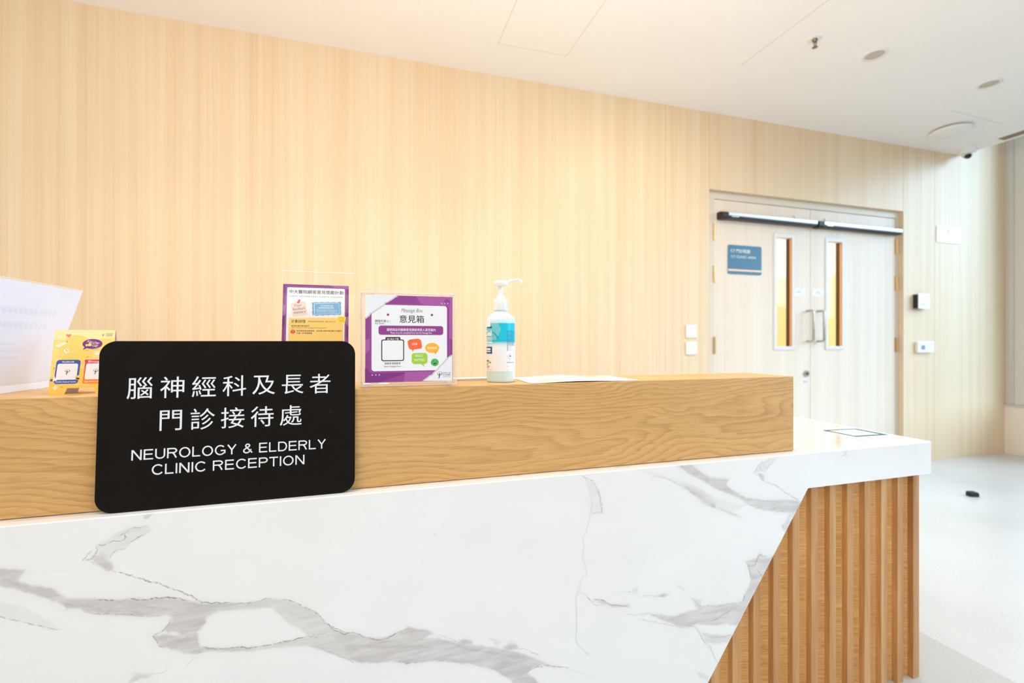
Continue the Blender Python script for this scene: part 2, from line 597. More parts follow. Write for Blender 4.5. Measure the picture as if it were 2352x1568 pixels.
ce = MB()
ce.box(XL, XE, YF, 5.2, ZC, ZC+0.10); ce.box(XE-0.02, XE, YF, YW, ZC+0.10, 3.5); ce.box(XE, XR+0.2, YF, YW+0.16, 3.42, 3.5)
o = ce.build('ceiling', M_WHITE); tag(o, 'white plaster ceiling ending short of the window', 'ceiling', kind='structure')
def seam(x0, y0, x1, y1, w=0.0035):
    d = Vector((x1-x0, y1-y0)); d.normalize(); nn = Vector((-d.y, d.x))*w/2
    return [(x0+nn.x, y0+nn.y), (x0-nn.x, y0-nn.y), (x1-nn.x, y1-nn.y), (x1+nn.x, y1+nn.y)]
MB().prism(seam(2.11, 2.23, 2.12, 0.9), ZC-0.0008, ZC+0.001).build('joint', M_SEAM, o)
MB().prism(seam(3.98, 2.235, 4.60, 2.262), ZC-0.0008, ZC+0.001).build('joint', M_SEAM, o)
ap = MB()
for q in ((1.065, 2.45, 1.075, 1.98), (1.075, 1.98, 0.66, 1.98), (0.66, 1.98, 0.655, 2.46), (0.655, 2.46, 1.065, 2.45)):
    ap.prism(seam(*q, 0.0025), ZC-0.0006, ZC+0.001)
ap.build('access_hatch', M_SEAM, o)

tag(MB().box(XL-0.16, XL, YF, 5.2, 0, 3.5).build('wall_left', M_WHITE), 'white side wall far left of the counter', 'wall', kind='structure')
tag(MB().box(XL-0.16, XR+0.2, YF-0.16, YF, 0, 3.5).build('wall_front', M_WHITE), 'white wall of the waiting area', 'wall', kind='structure')
M_SILLW = plain('cream_wall', (250, 240, 226), 0.8, 0, 0.02, 0.2)
wr = MB(); wr.box(XR, XR+0.2, YF, YW, 0, 0.436, 0); wr.box(XR, XR+0.2, YF, YW, 3.3, 3.5, 0)
tag(wr.build('wall_right', M_SILLW), 'cream low wall below the tall window', 'wall', kind='structure')
tag(MB().box(XR-0.012, XR+0.2, YF, YW, 0.436, 0.457).build('trim_1', plain('sill_board', (214, 212, 206), 0.4)), 'pale window sill board', 'window sill', kind='structure')

win = empty('window_1', (XR+0.1, -0.9, 0.457)); tag(win, 'tall aluminium-framed window on the right wall', 'window', kind='structure')
def wloc(o):
    o.parent = win; o.matrix_parent_inverse = Matrix.Translation(win.location).inverted(); return o
fr = MB()
ys = [2.69-1.45*k for k in range(6)]
for k, y in enumerate(ys):
    if k == 0:
        fr.box(XR+0.012, XR+0.10, 2.695, YW, 0.457, 3.3)      # corner profile, stepped
        fr.box(XR+0.002, XR+0.10, 2.714, 2.728, 0.457, 3.3)
        fr.box(XR+0.004, XR+0.10, 2.60, 2.69, 0.457, 3.3)
    else:
        fr.box(XR+0.02, XR+0.10, y-0.04, y+0.04, 0.457, 3.3)
fr.box(XR+0.02, XR+0.10, YF, 2.62, 0.457, 0.51); fr.box(XR+0.02, XR+0.10, YF, 2.62, 3.24, 3.3)
wloc(fr.build('window_frame', M_ALU, bevel=0.002))
for k in range(5):
    wloc(MB().box(XR+0.055, XR+0.061, ys[k+1]+0.04, ys[k]-0.04, 0.51, 3.24).build('pane', M_GLASS))

# ---- corridor beyond the door (seen through the two door lights)
co = MB(); co.box(1.6, 5.83, 4.9, 5.06, 0, 1.91, 1); co.box(1.6, 5.83, 4.9, 5.06, 1.91, ZC, 0); co.box(5.71, 5.73, YW+0.16, 4.9, 0, 1.91, 1)
co.box(1.5, 1.6, YW+0.16, 5.06, 0, ZC, 0); co.box(5.73, 5.83, YW+0.16, 5.06, 0, ZC, 0)
tag(co.build('wall_corridor', [M_WHITE, plain('corridor_wood', (246, 222, 182), 0.5)]), 'corridor walls with a wood dado beyond the double door', 'wall', kind='structure')

# ---- double door
door = empty('door_1', ((DX0+DX1)/2, YW, 0)); tag(door, 'pale wood double door with two narrow glass lights', 'door', kind='structure')
def dp(o):
    o.parent = door; o.matrix_parent_inverse = Matrix.Translation(door.location).inverted(); return o
YD = YW+0.034       # face of the frame
fx0, fx1, fz = 2.392, 4.268, 2.094
f = MB(); f.box(DX0, fx0, YD, YW+0.15, 0, DZ); f.box(fx1, DX1, YD, YW+0.15, 0, DZ); f.box(fx0, fx1, YD, YW+0.15, fz, DZ)
dp(f.build('door_frame', M_GREYFRAME, bevel=0.0015))
xm = 3.318
M_LITE = plain('light_frame_grey', (226, 224, 220), 0.4)
def kid(o, leaf):
    o.parent = leaf; return o
def make_leaf(x0, x1, wx0, wx1, handle_x, hinge_x, closer):
    wz0, wz1 = 1.002, 1.850
    y0, y1 = YD+0.004, YD+0.052
    b = MB()
    b.box(x0, wx0, y0, y1, 0.006, fz-0.004); b.box(wx1, x1, y0, y1, 0.006, fz-0.004)
    b.box(wx0, wx1, y0, y1, 0.006, wz0); b.box(wx0, wx1, y0, y1, wz1, fz-0.004)
    leaf = dp(b.build('door_leaf', M_DOOR))
    # children share the leaf's frame: the door empty is translation only, so world = local here
    w = 0.028
    v = MB()
    v.box(wx0-w, wx0, y0-0.006, y0, wz0-w, wz1+w); v.box(wx1, wx1+w, y0-0.006, y0, wz0-w, wz1+w)
    v.box(wx0, wx1, y0-0.006, y0, wz0-w, wz0); v.box(wx0, wx1, y0-0.006, y0, wz1, wz1+w)
    kid(v.build('light_frame', M_LITE, bevel=0.001), leaf)
    rv = MB(); rv.box(wx1-0.004, wx1+0.001, y0+0.017, y1, wz0, wz1, 1); rv.box(wx1-0.003, wx1+0.001, y0, y0+0.017, wz0, wz1, 0)
    kid(rv.build('glazing_bead', [plain('bead_wood', (214, 160, 98), 0.5), plain('dark_gasket', (58, 40, 26), 0.6)], smooth=False), leaf)
    kid(MB().box(wx0, wx1, y0+0.024, y0+0.030, wz0, wz1).build('glass', M_GLASS), leaf)
    # pull handle
    hx = handle_x; zt_, zb_ = 1.295, 1.030
    yy = y0-0.055
    pts = [(hx, y0, zt_-0.012), (hx, y0-0.03, zt_-0.012)]
    for k in range(5):
        a = PI/2*k/4; pts.append((hx, y0-0.035-0.02*math.sin(a), zt_-0.012-0.02*(1-math.cos(a))))
    low = [(p[0], p[1], zt_+zb_-p[2]) for p in pts][::-1]
    kid(MB().tube(pts+low, 0.0095, 12).build('handle', M_STEEL, smooth=True), leaf)
    for hz0, hz1 in ((1.79, 1.913), (1.476, 1.599), (0.95, 1.074)):
        h = MB(); h.lathe([(0.0085, hz0), (0.0085, hz1)], 12, (hinge_x, y0-0.006, 0))
        for k in range(1, 5):
            zz = hz0+(hz1-hz0)*k/5
            h.lathe([(0.0093, zz-0.0012), (0.0093, zz+0.0012)], 12, (hinge_x, y0-0.006, 0))
        d = 1 if hinge_x < 3.3 else -1
        h.box(min(hinge_x, hinge_x+d*0.018), max(hinge_x, hinge_x+d*0.018), y0-0.003, y0+0.001, hz0, hz1)
        kid(h.build('hinge', M_BRASS, smooth=True), leaf)
    # closer: black rail with silver top, dark end cap at the left
    cx0, cx1, cz0, cz1 = closer
    prof = [(0, cz0), (0, cz1), (-0.030, cz1), (-0.054, cz1-0.005), (-0.056, cz1-0.010), (-0.056, cz0+0.010), (-0.046, cz0)]
    yb = y0
    c = MB()
    sec = [(yb+p[0], p[1]) for p in prof]
    c.prism(sec, cx0+0.055, cx1, 'x', 0)
    cap = [(yb+p[0]*1.10, (p[1]-(cz0+cz1)/2)*1.12+(cz0+cz1)/2) for p in prof]
    c.prism(cap, cx0, cx0+0.055, 'x', 1)
    c.box(cx0+0.055, cx1, yb-0.0578, yb-0.0545, cz0+0.020, cz1-0.004, 2)
    c.prism([(yb-0.0578, cz1-0.004), (yb-0.0545, cz1-0.004), (yb-0.030, cz1+0.0012), (yb-0.034, cz1+0.0012)], cx0+0.055, cx1, 'x', 2)
    c.box(cx0+0.085, cx0+0.15, yb-0.0572, yb-0.0562, cz0+0.011, cz0+0.017, 2)
    kid(c.build('door_closer', [plain('closer_black', (34, 32, 32), 0.3), plain('closer_cap', (44, 34, 28), 0.5), plain('closer_silver', (222, 228, 230), 0.3, 0.3)], label='black door closer with silver top'), leaf)
    return leaf
lf = make_leaf(fx0+0.003, xm-0.0025, 2.976, 3.128, 3.285, fx0-0.002, (2.418, 3.325, 1.945, 1.990))
rt = make_leaf(xm+0.0025, fx1-0.003, 3.500, 3.652, 3.395, fx1+0.004, (3.340, 4.262, 1.945, 1.990))
y0 = YD+0.004
for leaf, bx, sx in ((lf, 3.16, 3.20), (rt, 3.475, 3.395)):
    kid(MB().lathe([(0.010, -0.010), (0.010, -0.002), (0.0, -0.0)], 16, (bx, y0, 2.022), 'y').build('stud', M_PLASTIC, smooth=True), leaf)
    s = MB().box(sx-0.055, sx+0.055, y0-0.001, y0, 1.402, 1.462, 0)
    s.box(sx-0.018, sx+0.022, y0-0.0014, y0-0.001, 1.424, 1.440, 1)
    kid(s.build('sticker', [M_PAPER, plain('sticker_grey', (214, 218, 222), 0.6)]), leaf)
kid(MB().box(4.185, 4.235, y0-0.001, y0, 1.995, 2.045).build('sticker', M_PAPER), rt)
lk = MB().lathe([(0.026, -0.010), (0.026, 0.0)], 24, (3.275, y0, 0.786), 'y', 0).lathe([(0.012, -0.016), (0.012, -0.009)], 16, (3.275, y0, 0.786), 'y', 1)
lk.box(3.2735, 3.2765, y0-0.017, y0-0.0155, 0.778, 0.794, 2)
kid(lk.build('lock', [M_STEEL, plain('lock_core', (120, 112, 98), 0.4, 0.8), M_BLACK], smooth=True), lf)
kid(MB().box(3.245, 3.285, y0-0.001, y0, 0.715, 0.727).build('sticker', plain('sticker_blue', (176, 196, 236), 0.6), label='small pale blue sticker under the lock'), lf)


# ================================================================== reception counter
ZT = 0.7326          # marble worktop
ZL = 0.9415          # top of the raised oak shelf
CX0, CX1 = -1.80, 1.640
ctr = empty('reception_counter', (0.0, 1.3, 0.0))
tag(ctr, 'reception counter of white veined marble with oak shelf and fluted oak end', 'counter')
def cp(o):
    o.parent = ctr; o.matrix_parent_inverse = Matrix.Translation(ctr.location).inverted(); return o

PATCH= [[0.85,[[-606,665],[-586,660],[-566,656],[-571,644],[-572,638],[-559,630],[-541,624],[-523,616],[-519,608],[-511,601],[-486,595],[-465,591],[-443,586],[-417,584],[-391,580],[-368,578],[-345,572],[-324,564],[-303,557],[-275,553],[-250,549],[-225,545],[-200,535],[-200,532],[-215,533],[-240,535],[-270,539],[-289,536],[-301,530],[-301,522],[-314,505],[-312,494],[-310,480],[-301,468],[-315,466],[-332,470],[-362,487],[-374,493],[-383,511],[-366,512],[-350,506],[-334,500],[-350,514],[-362,516],[-368,519],[-357,532],[-354,540],[-364,546],[-391,549],[-424,556],[-456,563],[-482,571],[-490,577],[-508,584],[-523,595],[-539,605],[-563,618],[-582,628],[-606,639]]],[0.55,[[-228,547],[-210,548],[-200,550],[-174,544],[-154,534],[-127,520],[-111,506],[-95,485],[-78,469],[-65,460],[-51,456],[-51,401],[-81,420],[-108,434],[-117,440],[-114,460],[-127,464],[-138,476],[-162,494],[-177,513],[-187,526],[-200,532],[-225,539]]],[0.75,[[-310,478],[-275,469],[-225,461],[-187,458],[-162,460],[-135,462],[-114,461],[-106,446],[-108,433],[-125,444],[-148,448],[-187,452],[-225,455],[-250,457],[-279,464],[-301,468]]],[0.85,[[-57,458],[-43,455],[-23,444],[-3,436],[17,433],[35,436],[50,443],[62,448],[83,441],[110,432],[116,424],[95,419],[126,413],[151,402],[173,393],[189,385],[216,380],[242,372],[272,361],[307,346],[342,328],[374,308],[392,298],[359,309],[338,307],[324,296],[338,285],[354,267],[356,246],[296,260],[289,287],[272,301],[249,320],[222,332],[189,345],[157,355],[120,366],[89,370],[62,371],[47,377],[32,383],[6,385],[-29,391],[-51,403],[-74,418],[-98,430],[-112,441],[-125,446],[-117,461],[-93,461]]],[0.8,[[-469,670],[-456,667],[-447,654],[-442,640],[-448,637],[-456,642],[-469,656],[-474,664]]],[0.3,[[-465,686],[-439,702],[-420,711],[-391,712],[-384,702],[-400,692],[-417,684],[-424,672],[-443,666],[-448,658],[-465,669]]],[0.5,[[-413,452],[-391,445],[-385,445],[-389,438],[-404,440],[-417,435],[-424,433],[-413,444]]],[0.2,[[-606,612],[-569,596],[-539,571],[-515,547],[-529,547],[-559,564],[-598,584],[-606,586]]],[0.5,[[-399,732],[-383,732],[-389,726],[-394,724]]],[0.75,[[170,400],[186,400],[199,393],[201,383],[176,388]]],[0.3,[[235,394],[245,391],[266,377],[255,371],[239,389]]],[0.75,[[286,373],[303,364],[308,353],[282,358],[267,366]]],[0.25,[[466,722],[489,706],[504,688],[512,666],[515,634],[481,638],[483,672],[470,701]]],[0.6,[[489,434],[512,431],[531,418],[559,411],[579,410],[587,403],[547,408],[523,414]]],[0.3,[[591,444],[609,446],[607,431],[595,434]]],[0.85,[[718,734],[763,729],[781,715],[809,697],[837,689],[875,684],[865,671],[889,653],[913,640],[928,631],[978,620],[1039,612],[1081,608],[1113,602],[1113,571],[1039,581],[983,593],[938,610],[913,629],[880,644],[832,664],[795,687],[758,705],[731,723]]],[0.75,[[722,684],[749,679],[781,665],[813,646],[841,616],[823,618],[795,633],[767,653],[749,668]]],[0.2,[[606,731],[644,722],[696,703],[722,684],[705,695],[661,708]]],[0.2,[[705,698],[772,677],[841,636],[928,611],[889,599],[832,625],[772,666]]],[0.35,[[837,621],[880,600],[918,578],[889,588],[841,610]]],[0.5,[[1078,575],[1097,573],[1065,525],[1050,541],[1065,552]]],[0.75,[[930,463],[968,470],[973,478],[1003,463],[1026,470],[998,430],[983,412],[963,382],[943,358],[923,329],[899,301],[870,310],[851,312],[823,315],[786,325],[731,326],[705,340],[670,357],[644,373],[661,371],[705,359],[740,362],[776,364],[795,366],[832,363],[880,359],[918,358],[923,377],[938,394],[945,417],[940,438]]],[0.45,[[790,303],[823,292],[860,283],[887,282],[875,262],[823,268],[804,276]]],[0.8,[[661,417],[678,420],[691,414],[678,409]]],[0.4,[[770,211],[809,190],[816,173],[786,191]]],[0.4,[[760,395],[788,387],[790,369],[776,366]]],[0.3,[[973,715],[1003,725],[1037,730],[1013,712],[993,698],[973,695],[955,692]]],[0.75,[[969,692],[988,686],[992,669],[978,677]]],[0.3,[[1269,732],[1286,731],[1285,711],[1274,718]]]]
LINES= [[0.8,[[-442,638],[-430,631],[-413,623],[-395,612],[-377,606],[-357,593],[-338,581],[-324,572],[-310,562],[-291,556],[-260,550]]],[0.9,[[-469,592],[-443,586],[-430,582],[-417,584],[-400,580],[-377,579],[-364,578],[-345,572],[-327,564]]],[0.6,[[-482,571],[-456,563],[-424,556],[-391,549],[-366,546]]],[0.7,[[-354,540],[-357,530],[-368,519],[-383,511],[-377,502],[-374,493],[-360,487]]],[0.8,[[-310,478],[-275,470],[-238,463],[-200,459],[-187,459],[-162,461],[-133,463],[-108,462],[-95,464]]],[0.6,[[-260,550],[-225,544],[-210,548],[-200,550],[-185,547]]],[0.7,[[-174,544],[-148,532],[-127,520],[-111,506],[-95,485],[-78,469],[-65,460],[-53,457]]],[0.6,[[-606,586],[-586,578],[-571,572],[-557,564],[-539,556],[-527,550],[-515,547]]],[0.7,[[-469,687],[-456,685],[-443,690],[-428,688],[-422,694],[-426,702],[-437,696]]],[0.6,[[-437,696],[-428,702],[-417,710],[-400,710],[-389,712]]],[0.6,[[-422,679],[-413,686],[-400,694],[-386,701]]],[0.6,[[-424,672],[-435,676],[-443,668],[-448,657]]],[0.6,[[-467,686],[-465,677],[-469,667],[-474,663],[-486,662],[-477,671],[-469,680]]],[0.5,[[-486,662],[-473,656],[-465,651]]],[0.6,[[-398,733],[-395,724],[-389,726],[-384,730]]],[0.15,[[-563,655],[-533,648],[-490,648],[-477,648]]],[0.4,[[-315,464],[-322,458],[-330,450],[-333,439]]],[0.6,[[-308,470],[-315,464]]],[0.4,[[-359,460],[-364,450],[-368,444],[-385,445],[-389,439],[-404,441],[-417,436]]],[0.6,[[-514,578],[-508,581],[-508,584]]],[0.9,[[-127,464],[-114,461],[-103,461]]],[0.35,[[-424,581],[-391,567],[-368,560],[-345,548],[-324,538]]],[0.35,[[-174,528],[-148,509],[-119,490]]],[0.4,[[-594,645],[-567,628],[-547,615]]],[0.4,[[-515,592],[-477,579],[-435,566],[-400,558]]],[0.2,[[-486,609],[-473,596]]],[0.8,[[-98,486],[-87,478],[-79,468],[-65,459],[-43,455],[-23,444],[-3,436],[17,433],[35,436],[53,442]]],[0.6,[[-133,463],[-117,464],[-106,464]]],[0.5,[[-112,441],[-93,428],[-71,416],[-37,393]]],[0.5,[[32,383],[47,376],[62,371],[89,370]]],[0.7,[[324,296],[331,303],[345,309],[374,304],[392,298],[410,294],[428,288]]],[0.2,[[428,288],[451,274],[492,253]]],[0.6,[[454,730],[477,718],[491,706],[498,693],[506,677],[510,656],[515,634],[492,638],[481,634]]],[0.3,[[483,677],[487,661],[484,641],[477,621],[470,594],[460,583],[466,560],[460,533],[470,508],[472,495],[458,489],[453,472],[453,459],[445,446],[446,418],[448,380],[444,354],[451,335],[470,316],[483,307]]],[0.6,[[453,459],[470,451],[481,435],[492,425],[508,418]]],[0.8,[[487,434],[512,430],[531,416],[559,410],[583,404]]],[0.8,[[113,637],[118,633],[123,633]]],[0.3,[[-36,634],[-20,634]]],[0.5,[[126,421],[151,407],[176,389],[199,383]]],[0.4,[[239,392],[266,377]]],[0.6,[[303,356],[317,354],[338,340],[359,330]]],[0.3,[[-51,431],[6,417],[65,409],[101,396]]],[0.35,[[126,410],[189,379],[255,353],[307,333]]],[0.2,[[451,684],[477,659]]],[0.6,[[993,669],[1029,654],[1055,635],[1081,620],[1113,604]]],[0.5,[[958,692],[968,708],[975,715],[998,720],[1013,729]]],[0.5,[[975,715],[980,699],[993,694],[1003,705],[1024,720]]],[0.5,[[953,691],[973,685],[988,670]]],[0.5,[[928,631],[938,624],[983,617],[1039,613],[1081,608],[1113,601]]],[0.4,[[722,684],[705,695],[687,706],[661,710]]],[0.4,[[841,614],[870,602],[894,589],[918,578]]],[0.5,[[781,638],[809,624],[841,614]]],[0.4,[[1078,573],[1068,554],[1052,545],[1060,526]]],[0.6,[[930,463],[938,450],[958,450],[965,462],[973,476],[988,470],[1013,466]]],[0.6,[[965,438],[975,429],[980,420],[993,426]]],[0.4,[[940,450],[945,421]]],[0.5,[[573,389],[606,380],[636,379],[661,366]]],[0.5,[[610,368],[644,358],[683,344],[722,331],[734,323]]],[0.5,[[736,325],[772,320],[786,302],[799,280],[818,261],[830,236],[839,222]]],[0.5,[[792,301],[818,285],[860,281],[884,282]]],[0.6,[[776,364],[795,366],[832,364],[884,358],[918,358],[928,376]]],[0.5,[[758,395],[772,386],[790,367]]],[0.3,[[718,434],[736,424],[745,413]]],[0.5,[[564,441],[593,437]]],[0.5,[[614,423],[661,416],[683,413]]],[0.6,[[1274,731],[1277,720],[1257,711]]],[0.4,[[813,324],[851,333],[884,343]]],[0.3,[[644,706],[661,708],[652,714]]]]


def sdf(px, pz, poly):
    """signed distance (positive inside) of points to a polygon"""
    d = np.full(px.shape, 1e9); inside = np.zeros(px.shape, bool)
    n = len(poly)
    for i in range(n):
        ax, az = poly[i]; bx, bz = poly[(i+1) % n]
        ex, ez = bx-ax, bz-az
        L = ex*ex+ez*ez
        if L == 0: continue
        t = np.clip(((px-ax)*ex+(pz-az)*ez)/L, 0, 1)
        d = np.minimum(d, np.hypot(px-ax-t*ex, pz-az-t*ez))
        if az != bz:
            c = (az > pz) != (bz > pz)
            inside ^= c & (px < (bx-ax)*(pz-az)/(bz-az)+ax)
    return np.where(inside, d, -d)

def vein_field(px, pz):
    """patch field 0..1 (0.5 = outline) and patch depth at points in mm"""
    f = np.zeros(px.shape); dep = np.zeros(px.shape)
    R = 16.0
    for inten, poly in PATCH:
        P = np.array(poly, float)
        sel = (px > P[:, 0].min()-R) & (px < P[:, 0].max()+R) & (pz > P[:, 1].min()-R) & (pz < P[:, 1].max()+R)
        if not sel.any(): continue
        s = sdf(px[sel], pz[sel], poly)
        g = np.clip(s/R, -1, 1)*0.5+0.5
        cur = f[sel]; cd = dep[sel]
        w = np.maximum(g-0.2, 0); wc = np.maximum(cur-0.2, 0)
        dep[sel] = np.where(w+wc > 0, (inten*w**2+cd*wc**2)/np.maximum(w**2+wc**2, 1e-9), inten)
        f[sel] = np.maximum(cur, g)
    return f, dep

def marble_front():
    xs_list = []
    V, Fc = [], []
    def xr(z):
        return None if z >= 0.636 else 0.688 + (1.1406-0.688)*(z/0.636)
    XS = CX0
    zs_low = np.linspace(0.0, 0.636, 205)
    zs_up = np.linspace(0.636, ZT-0.0015, 34)
    # lower block, ends on the slanted cut
    nx = 700
    u = np.concatenate([np.linspace(0, 0.25, 60)[:-1], np.linspace(0.25, 1, nx)])
    rows = []
    for z in zs_low:
        xe = xr(z) if z < 0.636 else 1.1406
        rows.append([(XS+(xe-XS)*t, 0.967, z) for t in u])
    def block(rows):
        b = len(V); n = len(rows[0])
        for r in rows: V.extend(r)
        for j in range(len(rows)-1):
            for i in range(n-1):
                a = b+j*n+i
                Fc.append((a, a+1, a+n+1, a+n))
    block(rows)
    # thickness of the slanted edge
    block([[rows[j][-1] for j in range(len(rows))], [(p[0], 0.988, p[2]) for p in (rows[j][-1] for j in range(len(rows)))]])
    # upper block, runs to the rounded right corner
    xa = list(np.concatenate([np.linspace(XS, -0.75, 80)[:-1], np.linspace(-0.75, 1.625, 800)]))
    path = [(x, 0.967) for x in xa] + [(1.625+0.015*math.sin(a), 0.982-0.015*math.cos(a)) for a in np.linspace(0, PI/2, 9)[1:]] + [(CX1, y) for y in np.linspace(1.0, 1.75, 20)]
    rows = [[(x, y, z) for x, y in path] for z in zs_up]
    # small chamfer at the top edge
    def inset(path, d):
        out = []
        for x, y in path:
            if y <= 0.9671 and x <= 1.625: out.append((x, y+d))
            elif x >= CX1-1e-6: out.append((x-d, y))
            else:
                v = Vector((1.625-x, 0.982-y)).normalized()*d; out.append((x+v.x, y+v.y))
        return out
    p2 = inset(path, 0.0015)
    rows.append([(x, y, ZT) for x, y in p2])
    p3 = inset(path, 0.021)
    rows.append([(x, y, ZT) for x, y in p3])
    block(rows)
    # underside of the apron
    block([[(x, y, 0.636) for x, y in path if x >= 1.14], [(x, y, 0.636) for x, y in inset(path, 0.021) if True][-len([1 for x, y in path if x >= 1.14]):]])
    nb = len(V)
    front = np.array(V)
    px = front[:, 0]*1000; pz = front[:, 2]*1000
    f, dep = vein_field(px, pz)
    onfront = front[:, 1] < 0.969
    f = np.where(onfront, f, 0); dep = np.where(onfront, dep, 0)
    line = np.zeros(nb)
    # fine vein lines: thin ribbons a hair proud of the slab, pinched and jittered along their length
    rnd = random.Random(5)
    LV, LA, LF = [], [], []
    for li, (inten, pl) in enumerate(LINES):
        pts = [Vector(p) for p in pl]
        fine = []
        for a, b in zip(pts[:-1], pts[1:]):
            n = max(2, int((b-a).length/3.0))
            for k in range(n): fine.append(a.lerp(b, k/n))
        fine.append(pts[-1])
        off1 = off2 = 0.0
        J = []
        for i, p in enumerate(fine):
            off1 = off1*0.85+rnd.gauss(0, 0.55); off2 = off2*0.4+rnd.gauss(0, 0.35)
            d = fine[min(i+1, len(fine)-1)]-fine[max(i-1, 0)]
            if d.length == 0: d = Vector((1, 0))
            d.normalize(); nn = Vector((-d.y, d.x))
            J.append((p+nn*(off1+off2), nn))
        base = nb+len(LV)
        wv = 1.0
        for i, (p, nn) in enumerate(J):
            wv = 0.7*wv+0.3*rnd.uniform(0.4, 1.7)
            w = (1.1+1.2*inten)*wv
            fade = min(1.0, i/3.0, (len(J)-1-i)/3.0)
            for s, a in ((-1, 0.0), (0, 1.0), (1, 0.0)):
                q = p+nn*w*s
                LV.append((q.x/1000, 0.96688-li*6e-6-i*2e-6, q.y/1000)); LA.append(a*inten*(0.35+0.65*fade)*min(1.1, 0.6+0.4*wv))
        for i in range(len(J)-1):
            for k in (0, 1):
                a = base+i*3+k
                LF.append((a, a+1, a+4, a+3))
    # keep ribbons on the slab
    ok = np.array([(v[2] < ZT-0.002) and (v[2] >= 0.636 or v[0] < 0.688+(1.1406-0.688)*v[2]/0.636-0.001) for v in LV])
    LF = [q for q in LF if all(ok[i-nb] for i in q)]
    lv = np.array(LV)
    lf_, ld_ = vein_field(lv[:, 0]*1000, lv[:, 2]*1000)
    V.extend(LV); Fc.extend(LF)
    f = np.concatenate([f, lf_]); dep = np.concatenate([dep, ld_]); line = np.concatenate([line, np.array(LA)])
    me = bpy.data.meshes.new('marble_front')
    me.from_pydata(V, [], Fc)
    for nm, arr in (('vein', f), ('depth', dep), ('line', line)):
        at = me.attributes.new(nm, 'FLOAT', 'POINT'); at.data.foreach_set('value', arr.astype(np.float32))
    me.materials.append(M_MARB); me.update()
    o = bpy.data.objects.new('marble_front', me); COL.objects.link(o)
    return o
cp(marble_front())
tp = MB()
tp.prism([(CX0, 0.9878), (1.6185, 0.9878), (1.6185, 1.75), (CX0, 1.75)], ZT-0.045, ZT)
cp(tp.build('worktop', M_TOP))
# fluted oak panel behind the slanted cut
def fluted():
    x_end = 1.6107; per = 0.0679; flat = 0.0251
    starts = [1.5853-per*k for k in range(16)][::-1]
    YFt = 0.9885
    prof = []; kind = []
    for s in starts:
        for dx, d, k in ((0.0, 0.001, 0), (0.001, 0, 0), (flat-0.001, 0, 0), (flat, 0.001, 0), (flat+0.0008, 0.013, 0), (0.0290, 0.0180, 1), (0.034, 0.0204, 1), (0.041, 0.0214, 1), (0.048, 0.0214, 1), (0.055, 0.0208, 1), (0.0605, 0.0196, 1), (0.0650, 0.0176, 1), (0.0672, 0.0155, 1), (per-0.0003, 0.0148, 0)):
            if s+dx <= x_end: prof.append((s+dx, YFt+d)); kind.append(k)
    prof.append((x_end, YFt)); kind.append(0)
    b = MB(); n = len(prof)
    z0, z1 = 0.0, 0.6355
    b.v = [(x, y, z0) for x, y in prof]+[(x, y, z1) for x, y in prof]
    for i in range(n-1):
        b.f.append([i, i+1, n+i+1, n+i]); b.m.append(1 if kind[i+1] == 1 or (kind[i] == 1 and kind[i+1] == 1) else 0)
    b.add([(x_end, YFt, z0), (x_end, 1.03, z0), (x_end, 1.03, z1), (x_end, YFt, z1)], [(0, 1, 2, 3)], 0)
    return b.build('fluted_panel', [M_FLAT, M_FIG], smooth=True)
cp(fluted())
cp(MB().box(CX0+0.02, 1.6107, 1.012, 1.70, 0.0, ZT-0.045).build('carcass', M_FLAT))
cp(MB().box(CX0, 1.1265, 1.0, 1.172, ZT+0.0012, ZL).build('raised_shelf', M_OAK, bevel=0.0012))
cp(MB().box(CX0, 1.1245, 1.004, 1.168, ZT-0.001, ZT+0.0014).build('shadow_gap', M_BLACK))

# ================================================================== black clinic sign
TS = math.radians(3.3)
sg = empty('clinic_sign', (-0.478, 0.9876, ZT), (PI/2-TS, 0, 0))
tag(sg, 'black rounded sign with white clinic reception lettering leaning on the oak shelf', 'sign')
SW, SH = 0.4365, 0.3085
b = MB(); b.prism(rr_outline(0, 0.0006, SW, SH, 0.027, 10), 0.0, 0.005)
b.build('board', plain('sign_black', (22, 18, 15), 0.6, 0, 0.06, 0.1), sg, bevel=0.0006)
lt = Sheet.__new__(Sheet); MB.__init__(lt); lt.mats = [plain('sign_letter_white', (236, 236, 238), 0.5)]; lt.thick = 0.0; lt.cnt = {}
WL = lt.mats[0]
def sgl(ch, cx, cy):
    vs_, fs = glyphs(ch, 0.0)
    xs = [v[0] for v in vs_]; yy = [v[1] for v in vs_]
    S = 42.8
    mx = (min(xs)+max(xs))/2; my = (min(yy)+max(yy))/2
    lt.add([((cx+(x-mx)*S)/1000, (cy+(y-my)*S)/1000, 0.0) for x, y in vs_], fs, 0)
for ch, cx in zip('腦神經科及長者', (63.1, 114.0, 165.3, 216.3, 267.2, 319.0, 369.6)): sgl(ch, cx, 222.2)
for ch, cx in zip('門診接待處', (112.9, 164.3, 214.4, 265.2, 316.2)): sgl(ch, cx, 161.0)
